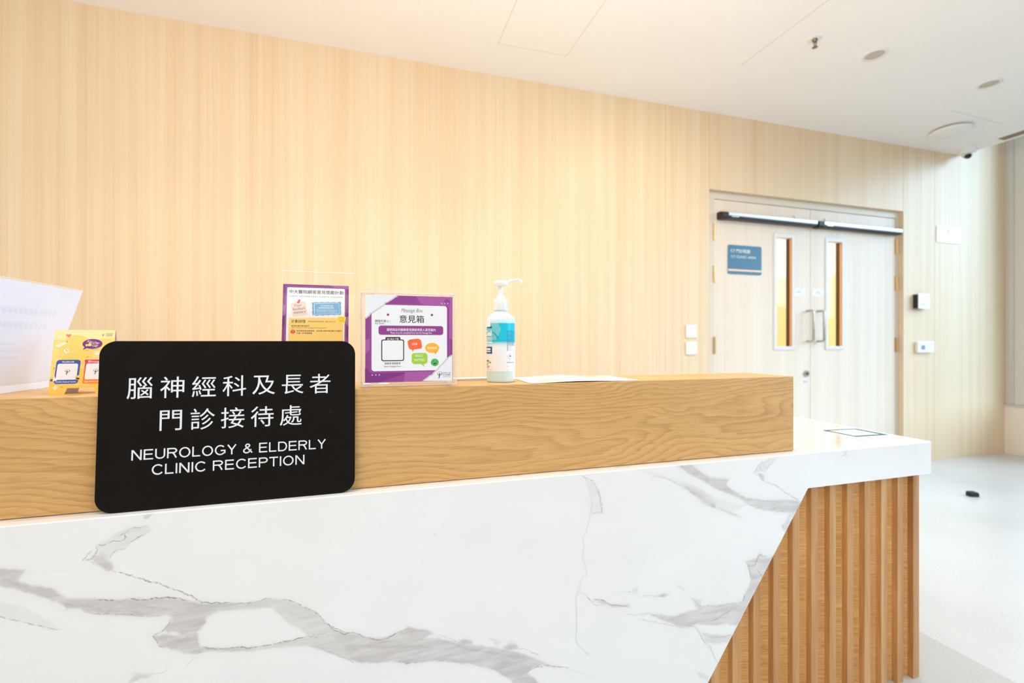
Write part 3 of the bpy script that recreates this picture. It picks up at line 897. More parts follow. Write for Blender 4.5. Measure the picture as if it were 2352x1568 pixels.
# grotesque capitals drawn stroke by stroke (unit = cap height)
def arc(cx, cy, rx, ry, a0, a1, n=18):
    return [(cx+rx*math.cos(math.radians(a0+(a1-a0)*k/n)), cy+ry*math.sin(math.radians(a0+(a1-a0)*k/n))) for k in range(n+1)]
T = 0.122; h_ = T/2
CAPS = {
 'N': (.80, [[(h_, 0), (h_, 1)], [(.80-h_, 0), (.80-h_, 1)], [(h_+.015, 1-h_*.4), (.80-h_-.015, h_*.4)]]),
 'E': (.74, [[(h_, 0), (h_, 1)], [(h_, 1-h_), (.72, 1-h_)], [(h_, .52), (.68, .52)], [(h_, h_), (.74, h_)]]),
 'U': (.80, [[(h_, 1)]+arc(.40, .36, .40-h_, .36-h_, 180, 360)+[(.80-h_, 1)]]),
 'R': (.82, [[(h_, 0), (h_, 1)], [(h_, 1-h_), (.46, 1-h_)]+arc(.48, .735, .27, .205, 90, -90)+[(.46, .53), (h_, .53)], [(.44, .50), (.56, .40), (.80-h_, .02)]]),
 'O': (.92, [arc(.46, .5, .46-h_, .5-h_+.012, 0, 360, 40)]),
 'L': (.66, [[(h_, 0), (h_, 1)], [(h_, h_), (.66, h_)]]),
 'G': (.90, [arc(.46, .5, .46-h_, .5-h_+.012, 42, 318, 34)+[(.86-h_*.2, .20), (.86-h_*.2, .44)], [(.50, .45), (.86-h_*.2+h_, .45)]]),
 'Y': (.80, [[(.055, 1), (.40, .47)], [(.745, 1), (.40, .47)], [(.40, .48), (.40, 0)]]),
 '&': (.84, [[(.80, .05), (.30, .64), (.235, .74)]+arc(.40, .80, .165, .145, 190, -50, 16)+[(.42, .62), (.22, .49)]+arc(.315, .27, .25, .215, 145, 300, 14)+[(.56, .17), (.66, .30), (.70, .42)]]),
 'D': (.82, [[(h_, 0), (h_, 1)], [(h_, 1-h_), (.38, 1-h_)]+arc(.40, .5, .42-h_, .5-h_, 90, -90, 24)+[(.38, h_), (h_, h_)]]),
 'C': (.84, [arc(.46, .5, .46-h_, .5-h_+.012, 40, 322, 34)]),
 'I': (T, [[(h_, 0), (h_, 1)]]),
 'P': (.74, [[(h_, 0), (h_, 1)], [(h_, 1-h_), (.44, 1-h_)]+arc(.45, .715, .25, .225, 90, -90)+[(.44, .49), (h_, .49)]]),
 'T': (.74, [[(.37, 0), (.37, 1)], [(0, 1-h_), (.74, 1-h_)]]),
}
def caps_line(txt, x0, x1, y, cap):
    gap, sp = 0.155, 0.26
    tot = sum(sp if c_ == ' ' else CAPS[c_][0] for c_ in txt)+gap*(len(txt)-1)
    kx = (x1-x0)/tot; x = x0
    ky = cap
    for c_ in txt:
        if c_ == ' ': x += (sp+gap)*kx; continue
        w_, strokes = CAPS[c_]
        for st_ in strokes:
            closed = len(st_) > 30 and abs(st_[0][0]-st_[-1][0]) < 1e-6 and abs(st_[0][1]-st_[-1][1]) < 1e-6
            pts = [(x+a*kx, y+b2*ky) for a, b2 in (st_[:-1] if closed else st_)]
            lt.stroke(pts, T*(kx+ky)/2, WL, 0, closed)
        x += (w_+gap)*kx
caps_line('NEUROLOGY & ELDERLY', 53.4, 381.0, 91.6, 18.5)
caps_line('CLINIC RECEPTION', 85.0, 341.6, 63.2, 18.5)
def split_rows(src, rows, mats, parent, loc, rot=(0, 0, 0)):
    """one lettering part per row of text, rows given as (low, high) in local metres"""
    for lo_, hi_ in rows:
        keep = [i for i, f_ in enumerate(src.f) if lo_ <= sum(src.v[k][1] for k in f_)/len(f_) < hi_]
        o = MB(); used = {}
        for i in keep:
            for k in src.f[i]:
                if k not in used: used[k] = len(o.v); o.v.append(src.v[k])
            o.f.append([used[k] for k in src.f[i]]); o.m.append(0)
        r = o.build('lettering', mats, parent); r.location = loc; r.rotation_euler = rot
        yield r
for r in split_rows(lt, ((0.19, 0.30), (0.13, 0.19), (0.087, 0.13), (0.0, 0.087)), [WL], sg, (0, 0, 0.0054)):
    sm = r.modifiers.new('thick', 'SOLIDIFY'); sm.thickness = 0.0006; sm.offset = -1
nk = MB().lathe([(0.0012, 0), (0.0012, 0.0003)], 12, (0.3895, 0.1655, 0.005)); nk.box(0.3888, 0.3902, 0.160, 0.166, 0.005, 0.0053)
nk.build('scratch', M_BLACK, sg)

# ================================================================== acrylic slanted stand at the left (seen from behind)
st = empty('slanted_sign_stand', (-0.672, 1.085, ZL))
tag(st, 'large clear slanted acrylic stand holding a white sheet, seen from behind', 'sign stand')
ya, yb_ = -0.165, 0.135
RX = 0.059; RZ = 0.2095
ab_ = MB()
ab_.box(-0.075, 0.0, ya, yb_, 0.0, 0.003, 0)
ab_.box(-0.003, 0.0, ya, yb_, 0.003, 0.015, 0)
L = math.hypot(RX, RZ-0.015); ux, uz = RX/L, (RZ-0.015)/L; nx_, nz_ = uz, -ux
def slab(b, s0, s1, t0, t1, y0, y1, m=0):
    q = []
    for s, t in ((s0, t0), (s1, t0), (s1, t1), (s0, t1)):
        q.append((ux*s+nx_*t, 0.015+uz*s+nz_*t))
    b.add([(x, y0, z) for x, z in q]+[(x, y1, z) for x, z in q], [(0, 1, 2, 3), (4, 5, 6, 7), (0, 1, 5, 4), (1, 2, 6, 5), (2, 3, 7, 6), (3, 0, 4, 7)], m)
slab(ab_, 0.0, L, -0.003, 0.0, ya, yb_, 0)
slab(ab_, 0.0, L, -0.003, 0.0003, yb_, yb_+0.0008, 1); slab(ab_, L, L+0.0008, -0.003, 0.0003, ya, yb_, 1)
ab_.box(-0.075, 0.0, yb_, yb_+0.0008, 0.0, 0.003, 1); ab_.box(0.0, 0.0008, ya, yb_, 0.0, 0.0035, 1); ab_.box(0.0, 0.0008, ya, yb_, 0.014, 0.016, 1)
ab_.build('acrylic_holder', [M_ACRW, M_EDGE], st)
ps = MB(); slab(ps, 0.001, L-0.002, 0.0005, 0.0009, ya+0.002, yb_-0.002, 0)
FAINT = plain('show_through_print', (217, 226, 249), 0.7, 0, 0.01, 0.2)
M_SHEET = plain('sheet_back', (224, 233, 255), 0.7, 0, 0.02, 0.2)
ps.box(0.0006, 0.0010, ya+0.002, yb_-0.002, 0.001, 0.0145, 0)
ps.build('paper_sheet', [M_SHEET], st)
# faint mirrored print showing through the paper: illegible text rows and the emblem
rnd = random.Random(3)
fp = MB()
def onslab(a, s, t=0.00097):   # a: mm from far edge towards the viewer-left, s: mm up from the bottom
    return (ux*s/1000+nx_*t, yb_-a/1000, 0.015+uz*s/1000+nz_*t)
def fbar(a0, a1, s0, s1):
    h2 = 0.00097+(len(fp.f) % 60)*0.0000025
    fp.add([onslab(a0, s0, h2), onslab(a1, s0, h2), onslab(a1, s1, h2), onslab(a0, s1, h2)], [(0, 1, 2, 3)], 0)
for srow, h, a0, a1 in ((140, 12, 60, 250), (112, 12, 72, 250), (66, 6, 110, 250), (52, 6, 120, 250), (80, 5, 140, 250)):
    a = a0
    while a < a1:
        w = h*0.75
        for k in range(3): fbar(a+w*k/3, a+w*k/3+w*0.22, srow+rnd.uniform(0, h*.2), srow+h*rnd.uniform(.8, 1))
        fbar(a, a+w, srow+h*0.5, srow+h*0.62); fbar(a, a+w*.9, srow+h*0.88, srow+h)
        a += h*1.08
    fp.build('show_through_text', [FAINT], st); fp = MB()
vs_, fs = glyphs('CUHK', 0.02)
fp.add([onslab(62-24+(x)*9.5, 183+y*10) for x, y in vs_], fs, 0)
for p, q in (((26, 176), (29, 186)), ((29, 186), (36, 196)), ((29, 186), (22, 197))):
    dx = 1.0
    fp.add([onslab(p[0]-dx, p[1]), onslab(p[0]+dx, p[1]), onslab(q[0]+dx*.7, q[1]), onslab(q[0]-dx*.7, q[1])], [(0, 1, 2, 3)], 0)
fp.build('show_through_emblem', [FAINT], st)

# ---------------------------------------------------------------- emblem: tree of two curved strokes
PURP = ink((96, 34, 110)); ORNG = ink((224, 164, 96))
def emblem(sh, x, y, s, layer=3):
    def c(pts, w, m):
        sh.stroke([(x+a*s, y+b_*s) for a, b_ in pts], w*s, m, layer)
    c([(-.22, -1.0), (-.12, -.6), (0, -.1), (0.02, .55)], .26, PURP)
    c([(0, -.15), (-.3, .02), (-.55, .25), (-.66, .6)], .16, PURP)
    c([(0, -.15), (.34, .0), (.6, .22), (.78, .62)], .16, PURP)
    ring = [(.06+.72*math.cos(a), .42+.55*math.sin(a)) for a in np.linspace(-.5, PI+1.0, 22)]
    c(ring[:12], .09, PURP); c(ring[11:], .10, ORNG)

# ================================================================== yellow tent card
YEL = ink((252, 222, 130)); YEL2 = ink((251, 208, 92)); YEL3 = ink((254, 234, 166)); CREAM = ink((250, 240, 214))
BLUEF = ink((74, 92, 172)); WHT = ink((248, 246, 244)); PUR = ink((126, 58, 142)); PINKM = ink((226, 62, 104)); ORA = ink((250, 128, 52)); HEART = ink((248, 134, 122)); BLK = ink((44, 36, 36))
TT = math.radians(9.0)
tc_ = empty('tent_card', (-0.583, 1.056, ZL))
tag(tc_, 'small yellow tent card with follow-us bubble, partly behind the black sign', 'tent card')
s = Sheet(95, 122, YEL)
s.v, s.f, s.m = [], [], []
outl = [(0, 0), (24, 0), (28, 11), (69, 11), (73, 0), (95, 0), (95, 122), (0, 122)]
s.prism([(x/1000, y/1000) for x, y in outl], 0.0, s.thick)
s.poly([(0, 0), (24, 0), (28, 11), (69, 11), (73, 0), (95, 0), (95, 40), (60, 52), (20, 40), (0, 30)], YEL2, 1)
s.ell(36, 82, 27, 30, ink((252, 215, 112)), 2); s.poly([(0, 104), (60, 98), (95, 108), (95, 122), (0, 122)], YEL3, 1)
s.ell(78, 96, 16, 9, ink((252, 215, 112)), 1)
for q in (((3, 92), (16, 99), (21, 96), (8, 88)), ((6, 11), (11, 8), (14, 14), (9, 17))): s.poly(q, CREAM, 2)
s.stroke([(14, 66), (16, 76), (38, 81)], 0.7, CREAM, 3); s.stroke([(12, 13), (12, 19), (60, 17)], 0.7, CREAM, 3)
# heart
hp = [(22+3.6*math.sin(t)**3*1.15, 111+ (13*math.cos(t)-5*math.cos(2*t)-2*math.cos(3*t)-math.cos(4*t))*0.23) for t in np.linspace(0, 2*PI, 30)[:-1]]
s.poly(hp, HEART, 3)
for dx, dy in ((21, 99.5), (55, 70), (5, 49), (19, 13.5), (88, 78)): s.ell(dx, dy, 0.95, 0.8, ink((160, 90, 140)), 3)
s.ell(21, 82, 4.0, 3.6, CREAM, 3); s.stroke([(20, 84), (22.5, 80.4)], 0.9, ink((90, 130, 190)), 4)
s.ell(69, 76.5, 4.2, 3.6, CREAM, 3)
# speech bubble
s.ell(60.5, 95, 15.8, 9.6, PUR, 4); s.poly([(49, 90), (53, 87), (46, 83.2)], PUR, 4)
s.stroke([(48, 82), (54, 83.2), (56, 85.0)], 0.35, PUR, 4); s.stroke([(59, 84.4), (66, 83.6), (72, 86)], 0.35, PUR, 4)
s.text('FOLLOW', 61.0, 95.6, 6.2, YEL3, 5, width=19.5, align='c', bold=0.03, shear=0.2, rot=-14)
s.text('US!', 64.5, 89.2, 6.2, YEL3, 5, width=8.4, align='c', bold=0.03, shear=0.2, rot=-14)
s.poly([(50, 90.5), (53, 90.5), (53, 94.5), (50, 94.5)], YEL, 5); s.poly([(53.4, 90.6), (58.6, 90.8), (59.6, 92.5), (59, 95), (57, 95.2), (57.2, 97.8), (55.8, 98.2), (54.8, 95.5), (53.4, 94.3)], YEL, 5)
# emblem and name at the top right
emblem(s, 76, 112.2, 2.9); s.text('CUHK', 81, 111.2, 3.5, PURP, 3, width=10.5, bold=0.03); s.text('香港中文大學', 81, 114.6, 1.7, PURP, 3, width=10.5); s.text('Medical Centre', 81, 109.2, 1.6, PURP, 3, width=10.5)
# two panels; the code squares are left blank
s.rrect(6.5, 19.0, 43.5, 64.5, 5, BLUEF, 3, 0.03); s.rrect(9.0, 26.8, 40.5, 57.2, 3, WHT, 4, 0.03)
s.text('facebook', 25.8, 59.2, 5.0, WHT, 5, width=18.5, align='c', bold=0.035)
s.text('CUHK Medical Centre', 25.0, 21.6, 3.8, WHT, 5, width=31, align='c', bold=0.03)
for k in range(10):
    t = k/9; a_, b2 = (226, 62, 104), (252, 146, 50)
    c_ = tuple(int(a_[i]*(1-t)+b2[i]*t) for i in range(3))
    y1 = 62.0-43*k/10
    s.poly([(50.5+(.03*(y1-4.3-19)), y1-4.35), (87.5, y1-4.35), (88, y1), (50.5+.03*(y1-19), y1)], ink(c_), 3)
s.rrect(50.5, 60.5, 88.4, 64.5, 2.0, PINKM, 3, 0.03); s.rrect(53.0, 26.8, 84.5, 57.2, 3, WHT, 4, 0.03)
s.text('Instagram', 62.0, 59.0, 5.0, WHT, 5, width=20, bold=0.035)
s.rrect(56.6, 58.8, 60.8, 62.8, 1.2, WHT, 5); s.rrect(57.2, 59.4, 60.2, 62.2, 0.8, PINKM, 6); s.ell(58.7, 60.8, 0.9, 0.9, WHT, 7); s.ell(58.7, 60.8, 0.5, 0.5, PINKM, 8)
s.text('@cuhkmedical', 53.5, 21.8, 3.6, WHT, 5, width=26, bold=0.03)
emblem(s, 25.5, 41.5, 5.0, 5); emblem(s, 69.5, 41.5, 5.0, 5)
# thumb and laughing face
s.poly([(1.5, 24), (5, 24.6), (4.8, 29), (1.0, 28.2)], BLUEF, 5); s.poly([(5, 24.8), (10.5, 25.2), (11.5, 27), (11.2, 30), (8, 30.4), (7.6, 33.6), (6.2, 33.8), (6.0, 30.2), (4.8, 29)], WHT, 5)
s.ell(43, 30.5, 4.6, 4.4, ink((252, 220, 110)), 6); s.poly([(39.8, 30.6), (46, 29.4), (45.2, 27.4), (43, 26.6), (40.8, 27.6)], BLK, 7); s.poly([(41, 27.8), (44.8, 27.4), (43, 26.7)], ink((236, 96, 70)), 8)
s.stroke([(40.6, 33), (41.6, 32.2), (40.6, 31.6)], .4, BLK, 7); s.stroke([(45.8, 32.6), (44.8, 31.8), (45.8, 31.2)], .4, BLK, 7)
s.build_sheet('front_leaf', tc_, (0, 0, 0), (PI/2-TT, 0, 0))
bk = MB(); bk.prism([(x/1000, y/1000) for x, y in outl], 0, 0.0006)
o = bk.build('back_leaf', plain('card_back', (226, 220, 232), 0.6), tc_)
ht = 0.122*math.cos(TT); dt = 0.122*math.sin(TT)
o.location = (0.0012, 2*dt+0.0006, 0); o.rotation_euler = (PI/2+TT, 0, 0)


# ================================================================== leaflet in a clear holder behind the black sign
TL = math.radians(8.0)
lh = empty('leaflet_holder', (-0.2075, 1.098, ZL))
tag(lh, 'clear acrylic holder with a purple-bordered survey leaflet behind the black sign', 'leaflet holder')
LW, LHT = 0.1525, 0.2365
h = MB(); h.box(0, LW, 0, 0.055, 0.0, 0.003)
h.build('base', M_ACR, lh)
h = MB(); h.box(0, LW, 0, LHT, 0, 0.0018, 0); h.box(0, LW, LHT-0.0006, LHT, -0.0028, 0.0018, 1); h.box(0, 0.0006, 0, LHT, -0.0028, 0.0018, 1); h.box(LW-0.0006, LW, 0, LHT, -0.0028, 0.0018, 1)
o = h.build('panel', [M_ACR, M_EDGE], lh); o.location = (0, 0.0035, 0.0031); o.rotation_euler = (PI/2-TL, 0, 0)
PM = ink((136, 60, 132)); PD = ink((106, 46, 116)); PL = ink((168, 98, 164)); PE = ink((214, 168, 208))
LWH = ink((240, 238, 238)); LBL = ink((106, 172, 214)); LYE = ink((252, 214, 122)); LNO = ink((240, 218, 204)); LRE = ink((226, 84, 60)); LYE2 = ink((246, 220, 60)); NAVY = ink((40, 36, 60)); TXT = ink((52, 42, 46))
W_, H_ = 140.0, 205.0
s = Sheet(W_, H_, PM, 0.0004)
k_ = 1503/140.0
def A5(px, py):
    t = (px-172)/1503
    return ((px-172)/k_, H_-(py-(125+53*t))/k_*1.0)
def AP(st_): 
    n = [float(v) for v in st_.replace(',', ' ').split()]
    return [A5(a, b) for a, b in zip(n[::2], n[1::2])]
for q, m_ in (('172,620 240,660 240,880 172,930', PL), ('172,930 240,880 240,1140 172,1180', PD), ('1595,1000 1675,940 1675,1180 1595,1140', PL), ('1595,780 1675,700 1675,940 1595,1000', PD), ('1200,165 1675,178 1675,260 1400,225', PL), ('1595,1180 1675,1220 1675,1500 1595,1500', PD)):
    s.poly(AP(q), m_, 1)
s.rrect(6.2, 6, W_-6.2, H_-4.2, 3.5, PE, 2); s.rrect(6.6, 6.4, W_-6.6, H_-4.6, 3.3, PM, 3)
s.rrect(8.6, 8.4, W_-8.6, H_-7.2, 3, LWH, 4)
x0, y0_ = A5(315, 355); x1, _ = A5(1548, 385)
s.text('中大醫院顧客意見獎勵計劃', x0, H_-20.6, 9.4, NAVY, 5, width=x1-x0, bold=0.012)
x0, _ = A5(312, 450); x1, _ = A5(1528, 475)
s.text('CUHKMC CUSTOMER SURVEY INCENTIVE PROGRAMME', x0, H_-29.2, 4.3, TXT, 5, width=x1-x0, bold=-0.004, spacing=1.25)
s.poly(AP('350,605 665,558 735,905 405,938'), LNO, 5)
s.text('Your', A5(435, 695)[0], A5(435, 700)[1], 9.0, TXT, 6, width=16, shear=0.25, rot=8, bold=-0.006)
s.text('feedback', A5(405, 780)[0], A5(405, 788)[1], 9.0, TXT, 6, width=26, shear=0.2, rot=8, bold=-0.006)
s.text('matters!', A5(425, 865)[0], A5(425, 868)[1], 9.0, TXT, 6, width=26, shear=0.2, rot=8, bold=-0.006)
s.ell(*A5(540, 540), 2.5, 2.2, LRE, 7); s.ell(*A5(518, 585), 2.9, 2.4, LRE, 7); s.poly(AP('515,545 560,550 545,590 500,580'), LRE, 7)
wav = []
for a, b2, n_ in (((825, 590), (1490, 585), 12), ((1490, 585), (1505, 910), 7), ((1505, 910), (840, 920), 12), ((840, 920), (825, 590), 7)):
    for i in range(n_*3):
        t = i/(n_*3); px = a[0]+(b2[0]-a[0])*t; py = a[1]+(b2[1]-a[1])*t
        wv = 7*math.sin(2*PI*t*n_/2.4)
        wav.append(A5(px+(wv if abs(b2[1]-a[1]) > 100 else 0), py+(wv if abs(b2[0]-a[0]) > 100 else 0)))
s.poly(wav, LBL, 5)
s.stroke(AP('885,620 1440,610 1465,880 940,880 870,905 892,850 878,700 885,620'), 1.0, LWH, 6)
for txt, px, py, w_, sz, bd in (('可以和我們分享', 1165, 700, 27, 4.4, .02), ('你的感受和意見嗎?', 1155, 752, 34, 4.4, .02), ('Would you like to share with us', 1165, 802, 45, 3.6, .01), ('your thoughts and feedback?', 1168, 845, 41, 3.6, .01)):
    s.text(txt, *A5(px, py), sz, LWH, 6, width=w_, align='c', bold=bd)
s.poly(AP('320,968 1550,985 1550,2100 320,2100'), LYE, 5)
s.text('計劃詳情', *A5(378, 1082), 8.2, TXT, 6, width=29, bold=0.015)
s.text('PROGRAMME DETAILS', *A5(745, 1080), 4.6, TXT, 6, width=57.5, shear=0.2, spacing=1.2)
s.text('參與計劃的兩個條件', *A5(380, 1180), 4.2, TXT, 6, width=37, bold=0.01)
s.text('Two criteria for participating in the Programme', *A5(380, 1218), 3.1, TXT, 6, width=73, bold=-0.004)
s.ell(*A5(415, 1305), 4.8, 4.5, LRE, 6); s.text('1', *A5(417, 1322), 6.2, LWH, 7, align='c', bold=.02)
s.text('成功填妥意見調查表，並在第10題中提供閣下的意見', *A5(492, 1303), 4.2, TXT, 6, width=95, bold=0.01)
s.text('以進一步改善服務', *A5(490, 1360), 4.2, TXT, 6, width=33, bold=0.01)
s.poly(AP('1430,945 1612,968 1592,1125 1408,1100'), LYE2, 7)
cx, cy = A5(1503, 1030); s.stroke([(cx+5*math.cos(a), cy+4.4*math.sin(a)) for a in np.linspace(0, 2*PI, 24)], .35, TXT, 8)
s.stroke([(cx+2.6*math.cos(a), cy-.4+2.0*math.sin(a)) for a in np.linspace(PI+.3, 2*PI-.3, 9)], .35, TXT, 8)
s.ell(cx-1.6, cy+1.1, .35, .6, TXT, 8); s.ell(cx+1.6, cy+1.1, .35, .6, TXT, 8)
s.build_sheet('leaflet', lh, (0.0066, 0.0035+0.0226*math.sin(TL), 0.0031+0.0226*math.cos(TL)), (PI/2-TL, 0, 0))
# the sheet stands behind the clear front pane: lift it to the back of the pane
ch = lh.children[-1]; ch.location = (0.0066, 0.0039+0.0226*math.sin(TL), 0.0031+0.0226*math.cos(TL))

# ================================================================== message box
mbx = empty('message_box', (-0.0335, 1.004, ZL))
tag(mbx, 'square frosted acrylic message box with a purple and white feedback poster', 'suggestion box')
BW, BH, BD = 0.2055, 0.205, 0.085
fz0 = 0.004
b = MB(); b.box(0, BW, 0, 0.003, fz0, BH); b.build('front_panel', M_ACR, mbx, bevel=0.0005)
for k, x in enumerate((0.0, BW-0.003)):
    MB().box(x, x+0.003, 0.0031, BD-0.0031, fz0, BH).build('side_panel', M_ACRW, mbx)
MB().box(0, BW, BD-0.003, BD, fz0, BH).build('back_panel', M_ACRW, mbx)
MB().box(0.0031, BW-0.0031, 0.0031, BD-0.0031, fz0, fz0+0.003).build('bottom_panel', M_ACRW, mbx)
l_ = MB(); l_.box(0.0031, BW-0.0031, 0.0031, 0.036, BH-0.003, BH); l_.box(0.0031, BW-0.0031, 0.046, BD-0.0031, BH-0.003, BH); l_.box(0.0031, 0.03, 0.036, 0.046, BH-0.003, BH); l_.box(BW-0.03, BW-0.0031, 0.036, 0.046, BH-0.003, BH)
l_.build('lid', M_ACRW, mbx)
e_ = MB()
for q in ((0, 0.0012, BH-0.0012, fz0), ):
    e_.box(0, 0.0014, -0.0003, 0.0031, fz0, BH); e_.box(BW-0.0014, BW, -0.0003, 0.0031, fz0, BH); e_.box(0, BW, -0.0003, 0.0031, BH-0.0014, BH); e_.box(0, BW, -0.0003, 0.0031, fz0, fz0+0.0014)
e_.build('polished_edge', M_EDGE, mbx)
for x in (0.014, BW-0.014):
    for y in (0.012, BD-0.012):
        MB().lathe([(0.006, 0), (0.0055, fz0)], 16, (x, y, 0)).build('foot', plain('clear_rubber', (206, 212, 232), 0.4), mbx, smooth=True)
MW, MH = 184.0, 185.0
s = Sheet(MW, MH, ink((146, 66, 142)), 0.0003)
def B4(px, py):
    t = (px-122)/1315.0
    return (t*MW, MH*(1-(py-(100+60*t))/(1328-83*t)))
def BP(st_):
    n = [float(v) for v in st_.replace(',', ' ').split()]
    return [B4(a, c_) for a, c_ in zip(n[::2], n[1::2])]
MP = ink((146, 66, 142)); MP2 = ink((170, 92, 160)); MP3 = ink((190, 116, 172)); MPD = ink((126, 52, 128)); MWT = ink((241, 240, 242)); TORN = ink((236, 237, 240)); TSH = ink((206, 204, 210)); INK = ink((58, 44, 48))
s.poly(BP('870,138 1437,160 1437,330 1340,330 1000,275 920,225'), MP2, 1); s.ell(*B4(1350, 235), 7, 7, MP, 2)
s.poly(BP('122,780 215,760 215,900 122,1000'), MP2, 1); s.poly(BP('118,1428 340,1420 560,1340 760,1275 640,1255 210,1275 118,1200'), MPD, 1); s.poly(BP('690,1415 980,1408 1180,1250 700,1270'), MP2, 1)
s.poly(BP('1350,330 1437,330 1437,800 1350,760'), MP2, 1)
x0, y0_ = B4(185, 1280); x1, y1_ = B4(1388, 285)
s.rrect(x0, y0_, x1, y1_+.5, 6, MP3, 2); s.rrect(x0+.45, y0_+.45, x1-.45, y1_, 5.6, MP, 3)
x0, y0_ = B4(212, 1256); x1, y1_ = B4(1350, 300)
s.rrect(x0, y0_, x1, y1_+1, 6, MWT, 4)
for px in (457, 1115): s.stroke([B4(px, 100 if px > 1000 else 225), B4(px, 295)], .35, MP3, 5)
for px, py in ((451, 407), (1113, 421)):
    s.ell(*B4(px, py), 2.6, 2.6, MP, 5)
    s.stroke([B4(px, py-15), B4(px, py-4)], .35, MP3, 6)
# torn paper corners
rj = random.Random(8)
def torn(a, c_, n_, j):
    out = []
    for i in range(n_+1):
        t = i/n_; out.append((a[0]+(c_[0]-a[0])*t+rj.uniform(-j, j), a[1]+(c_[1]-a[1])*t+rj.uniform(-j, j)))
    return out
t1 = torn((612, 126), (430, 235), 7, 7)+torn((410, 262), (240, 375), 8, 7)+torn((205, 400), (125, 470), 4, 6)
s.poly([B4(*p) for p in t1]+[B4(122, 100)], TSH, 5)
t2 = [(x-16, y-14) for x, y in t1]
s.poly([B4(max(122, x), y) for x, y in t2]+[B4(122, 100)], TORN, 6)
t3 = torn((1432, 1012), (1350, 1060), 3, 6)+torn((1345, 1075), (1180, 1240), 9, 8)+torn((1140, 1280), (965, 1408), 7, 8)
s.poly([B4(*p) for p in t3]+[B4(1430, 1405)], TSH, 5)
t4 = [(x+16, y+12) for x, y in t3]
s.poly([B4(min(1432, x), min(y, 1405)) for x, y in t4]+[B4(1431, 1405)], TORN, 6)
for bx, by in ((1268, 252), (1316, 253), (1362, 254), (222, 1312), (274, 1311), (324, 1310)):
    q = B4(bx, by)
    s.stroke([(q[0]-1.5, q[1]-1.5), (q[0]+1.5, q[1]+1.5)], .5, MWT, 6); s.stroke([(q[0]-1.5, q[1]+1.5), (q[0]+1.5, q[1]-1.5)], .5, MWT, 6)
s.text('Message Box', *B4(646, 372), 12.0, INK, 7, width=46, shear=0.35, bold=-0.012, rot=0.5)
s.text('意見箱', *B4(620, 520), 17.6, INK, 7, width=52, bold=0.012)
s.text('親愛的客人：', *B4(262, 512), 5.6, INK, 7, width=31, bold=0.0)
s.text('Dear Guests', *B4(260, 545), 4.6, INK, 7, width=19, bold=-0.004)
x0, y0_ = B4(313, 705); x1, y1_ = B4(1290, 592)
s.rrect(x0, y0_, x1, y1_, 5, MP, 6)
for k in range(46):
    xx = x0+5+(x1-x0-10)*k/45
    s.ell(xx, y0_, .8, .6, MP, 6, 8); s.ell(xx, y1_, .8, .6, MP, 6, 8)
s.text('請把填妥的服務意見調查表投入意見箱內', (x0+x1)/2, y0_+8.2, 6.6, MWT, 7, width=103, align='c', bold=0.022)
s.text('Please drop the completed form into the Message Box', (x0+x1)/2, y0_+2.5, 5.0, MWT, 7, width=87, align='c', bold=0.012)
x0, y0_ = B4(353, 1105); x1, y1_ = B4(690, 782)
s.rrect(x0, y0_, x1, y1_, 4, INK, 6); s.rrect(x0+2.0, y0_+2.0, x1-2.0, y1_-2.0, 2.6, MWT, 7)
q0 = B4(415, 790); q1 = B4(634, 745); s.rrect(q0[0], q0[1]-1, q1[0], q1[1], 2, INK, 6)
s.text('SCAN ME', (q0[0]+q1[0])/2, q0[1]+.4, 6.0, MWT, 8, width=24.5, align='c', bold=0.03)
s.text('服務意見調查表', *B4(520, 1152), 4.8, INK, 7, width=33, align='c', bold=0.0)
s.text('Patient Feedback Form', *B4(520, 1195), 4.6, INK, 7, width=35, align='c', bold=-0.004)
OR1 = ink((250, 106, 60)); OR2 = ink((252, 184, 48)); GR1 = ink((164, 208, 64)); GR2 = ink((84, 182, 94)); SHD = ink((222, 220, 224))
s.poly([(x+1, y-1) for x, y in BP('745,805 780,785 900,772 945,795 962,890 945,920 840,932 815,962 808,932 765,925 748,860')], SHD, 5)
s.poly(BP('743,808 775,785 905,772 942,792 962,890 948,920 838,932 815,962 808,933 770,925 748,870'), OR1, 6)
s.text('YOUR', *B4(848, 868), 7.0, MWT, 7, width=12.5, align='c', bold=0.01, rot=4)
q = B4(1117, 913); s.ell(q[0]+1, q[1]-1, 15.2, 10.8, SHD, 5); s.ell(*q, 15.2, 10.8, OR2, 6); s.poly(BP('1150,980 1172,1012 1205,960'), OR2, 6)
s.text('FEEDBACK', *B4(1118, 930), 6.4, MWT, 7, width=20.5, align='c', bold=0.01, rot=-1)
x0, y0_ = B4(804, 1150); x1, y1_ = B4(1044, 988)
s.rrect(x0+1, y0_-1, x1+1, y1_-1, 6, SHD, 5); s.rrect(x0, y0_, x1, y1_, 6, GR1, 6); s.poly(BP('940,1148 1003,1198 985,1146'), GR1, 6)
s.text('REALLY', *B4(923, 1045), 7.2, MWT, 7, width=17, align='c', bold=0.01); s.text('MATTERS', *B4(923, 1108), 7.2, MWT, 7, width=21.5, align='c', bold=0.01)
q = B4(1158, 1130); s.ell(*q, 8.6, 8.3, GR2, 6)
s.poly([(q[0]-3.6, q[1]-1.6), (q[0]+3.6, q[1]-1.2), (q[0]+2.2, q[1]-3.8), (q[0]-1.6, q[1]-4.2)], INK, 7); s.ell(q[0]-3.6, q[1]+2.0, .8, .8, INK, 7); s.ell(q[0]+4.6, q[1]+1.2, .8, .8, INK, 7)
q = B4(1232, 1318); emblem(s, q[0], q[1], 7.2, 8)
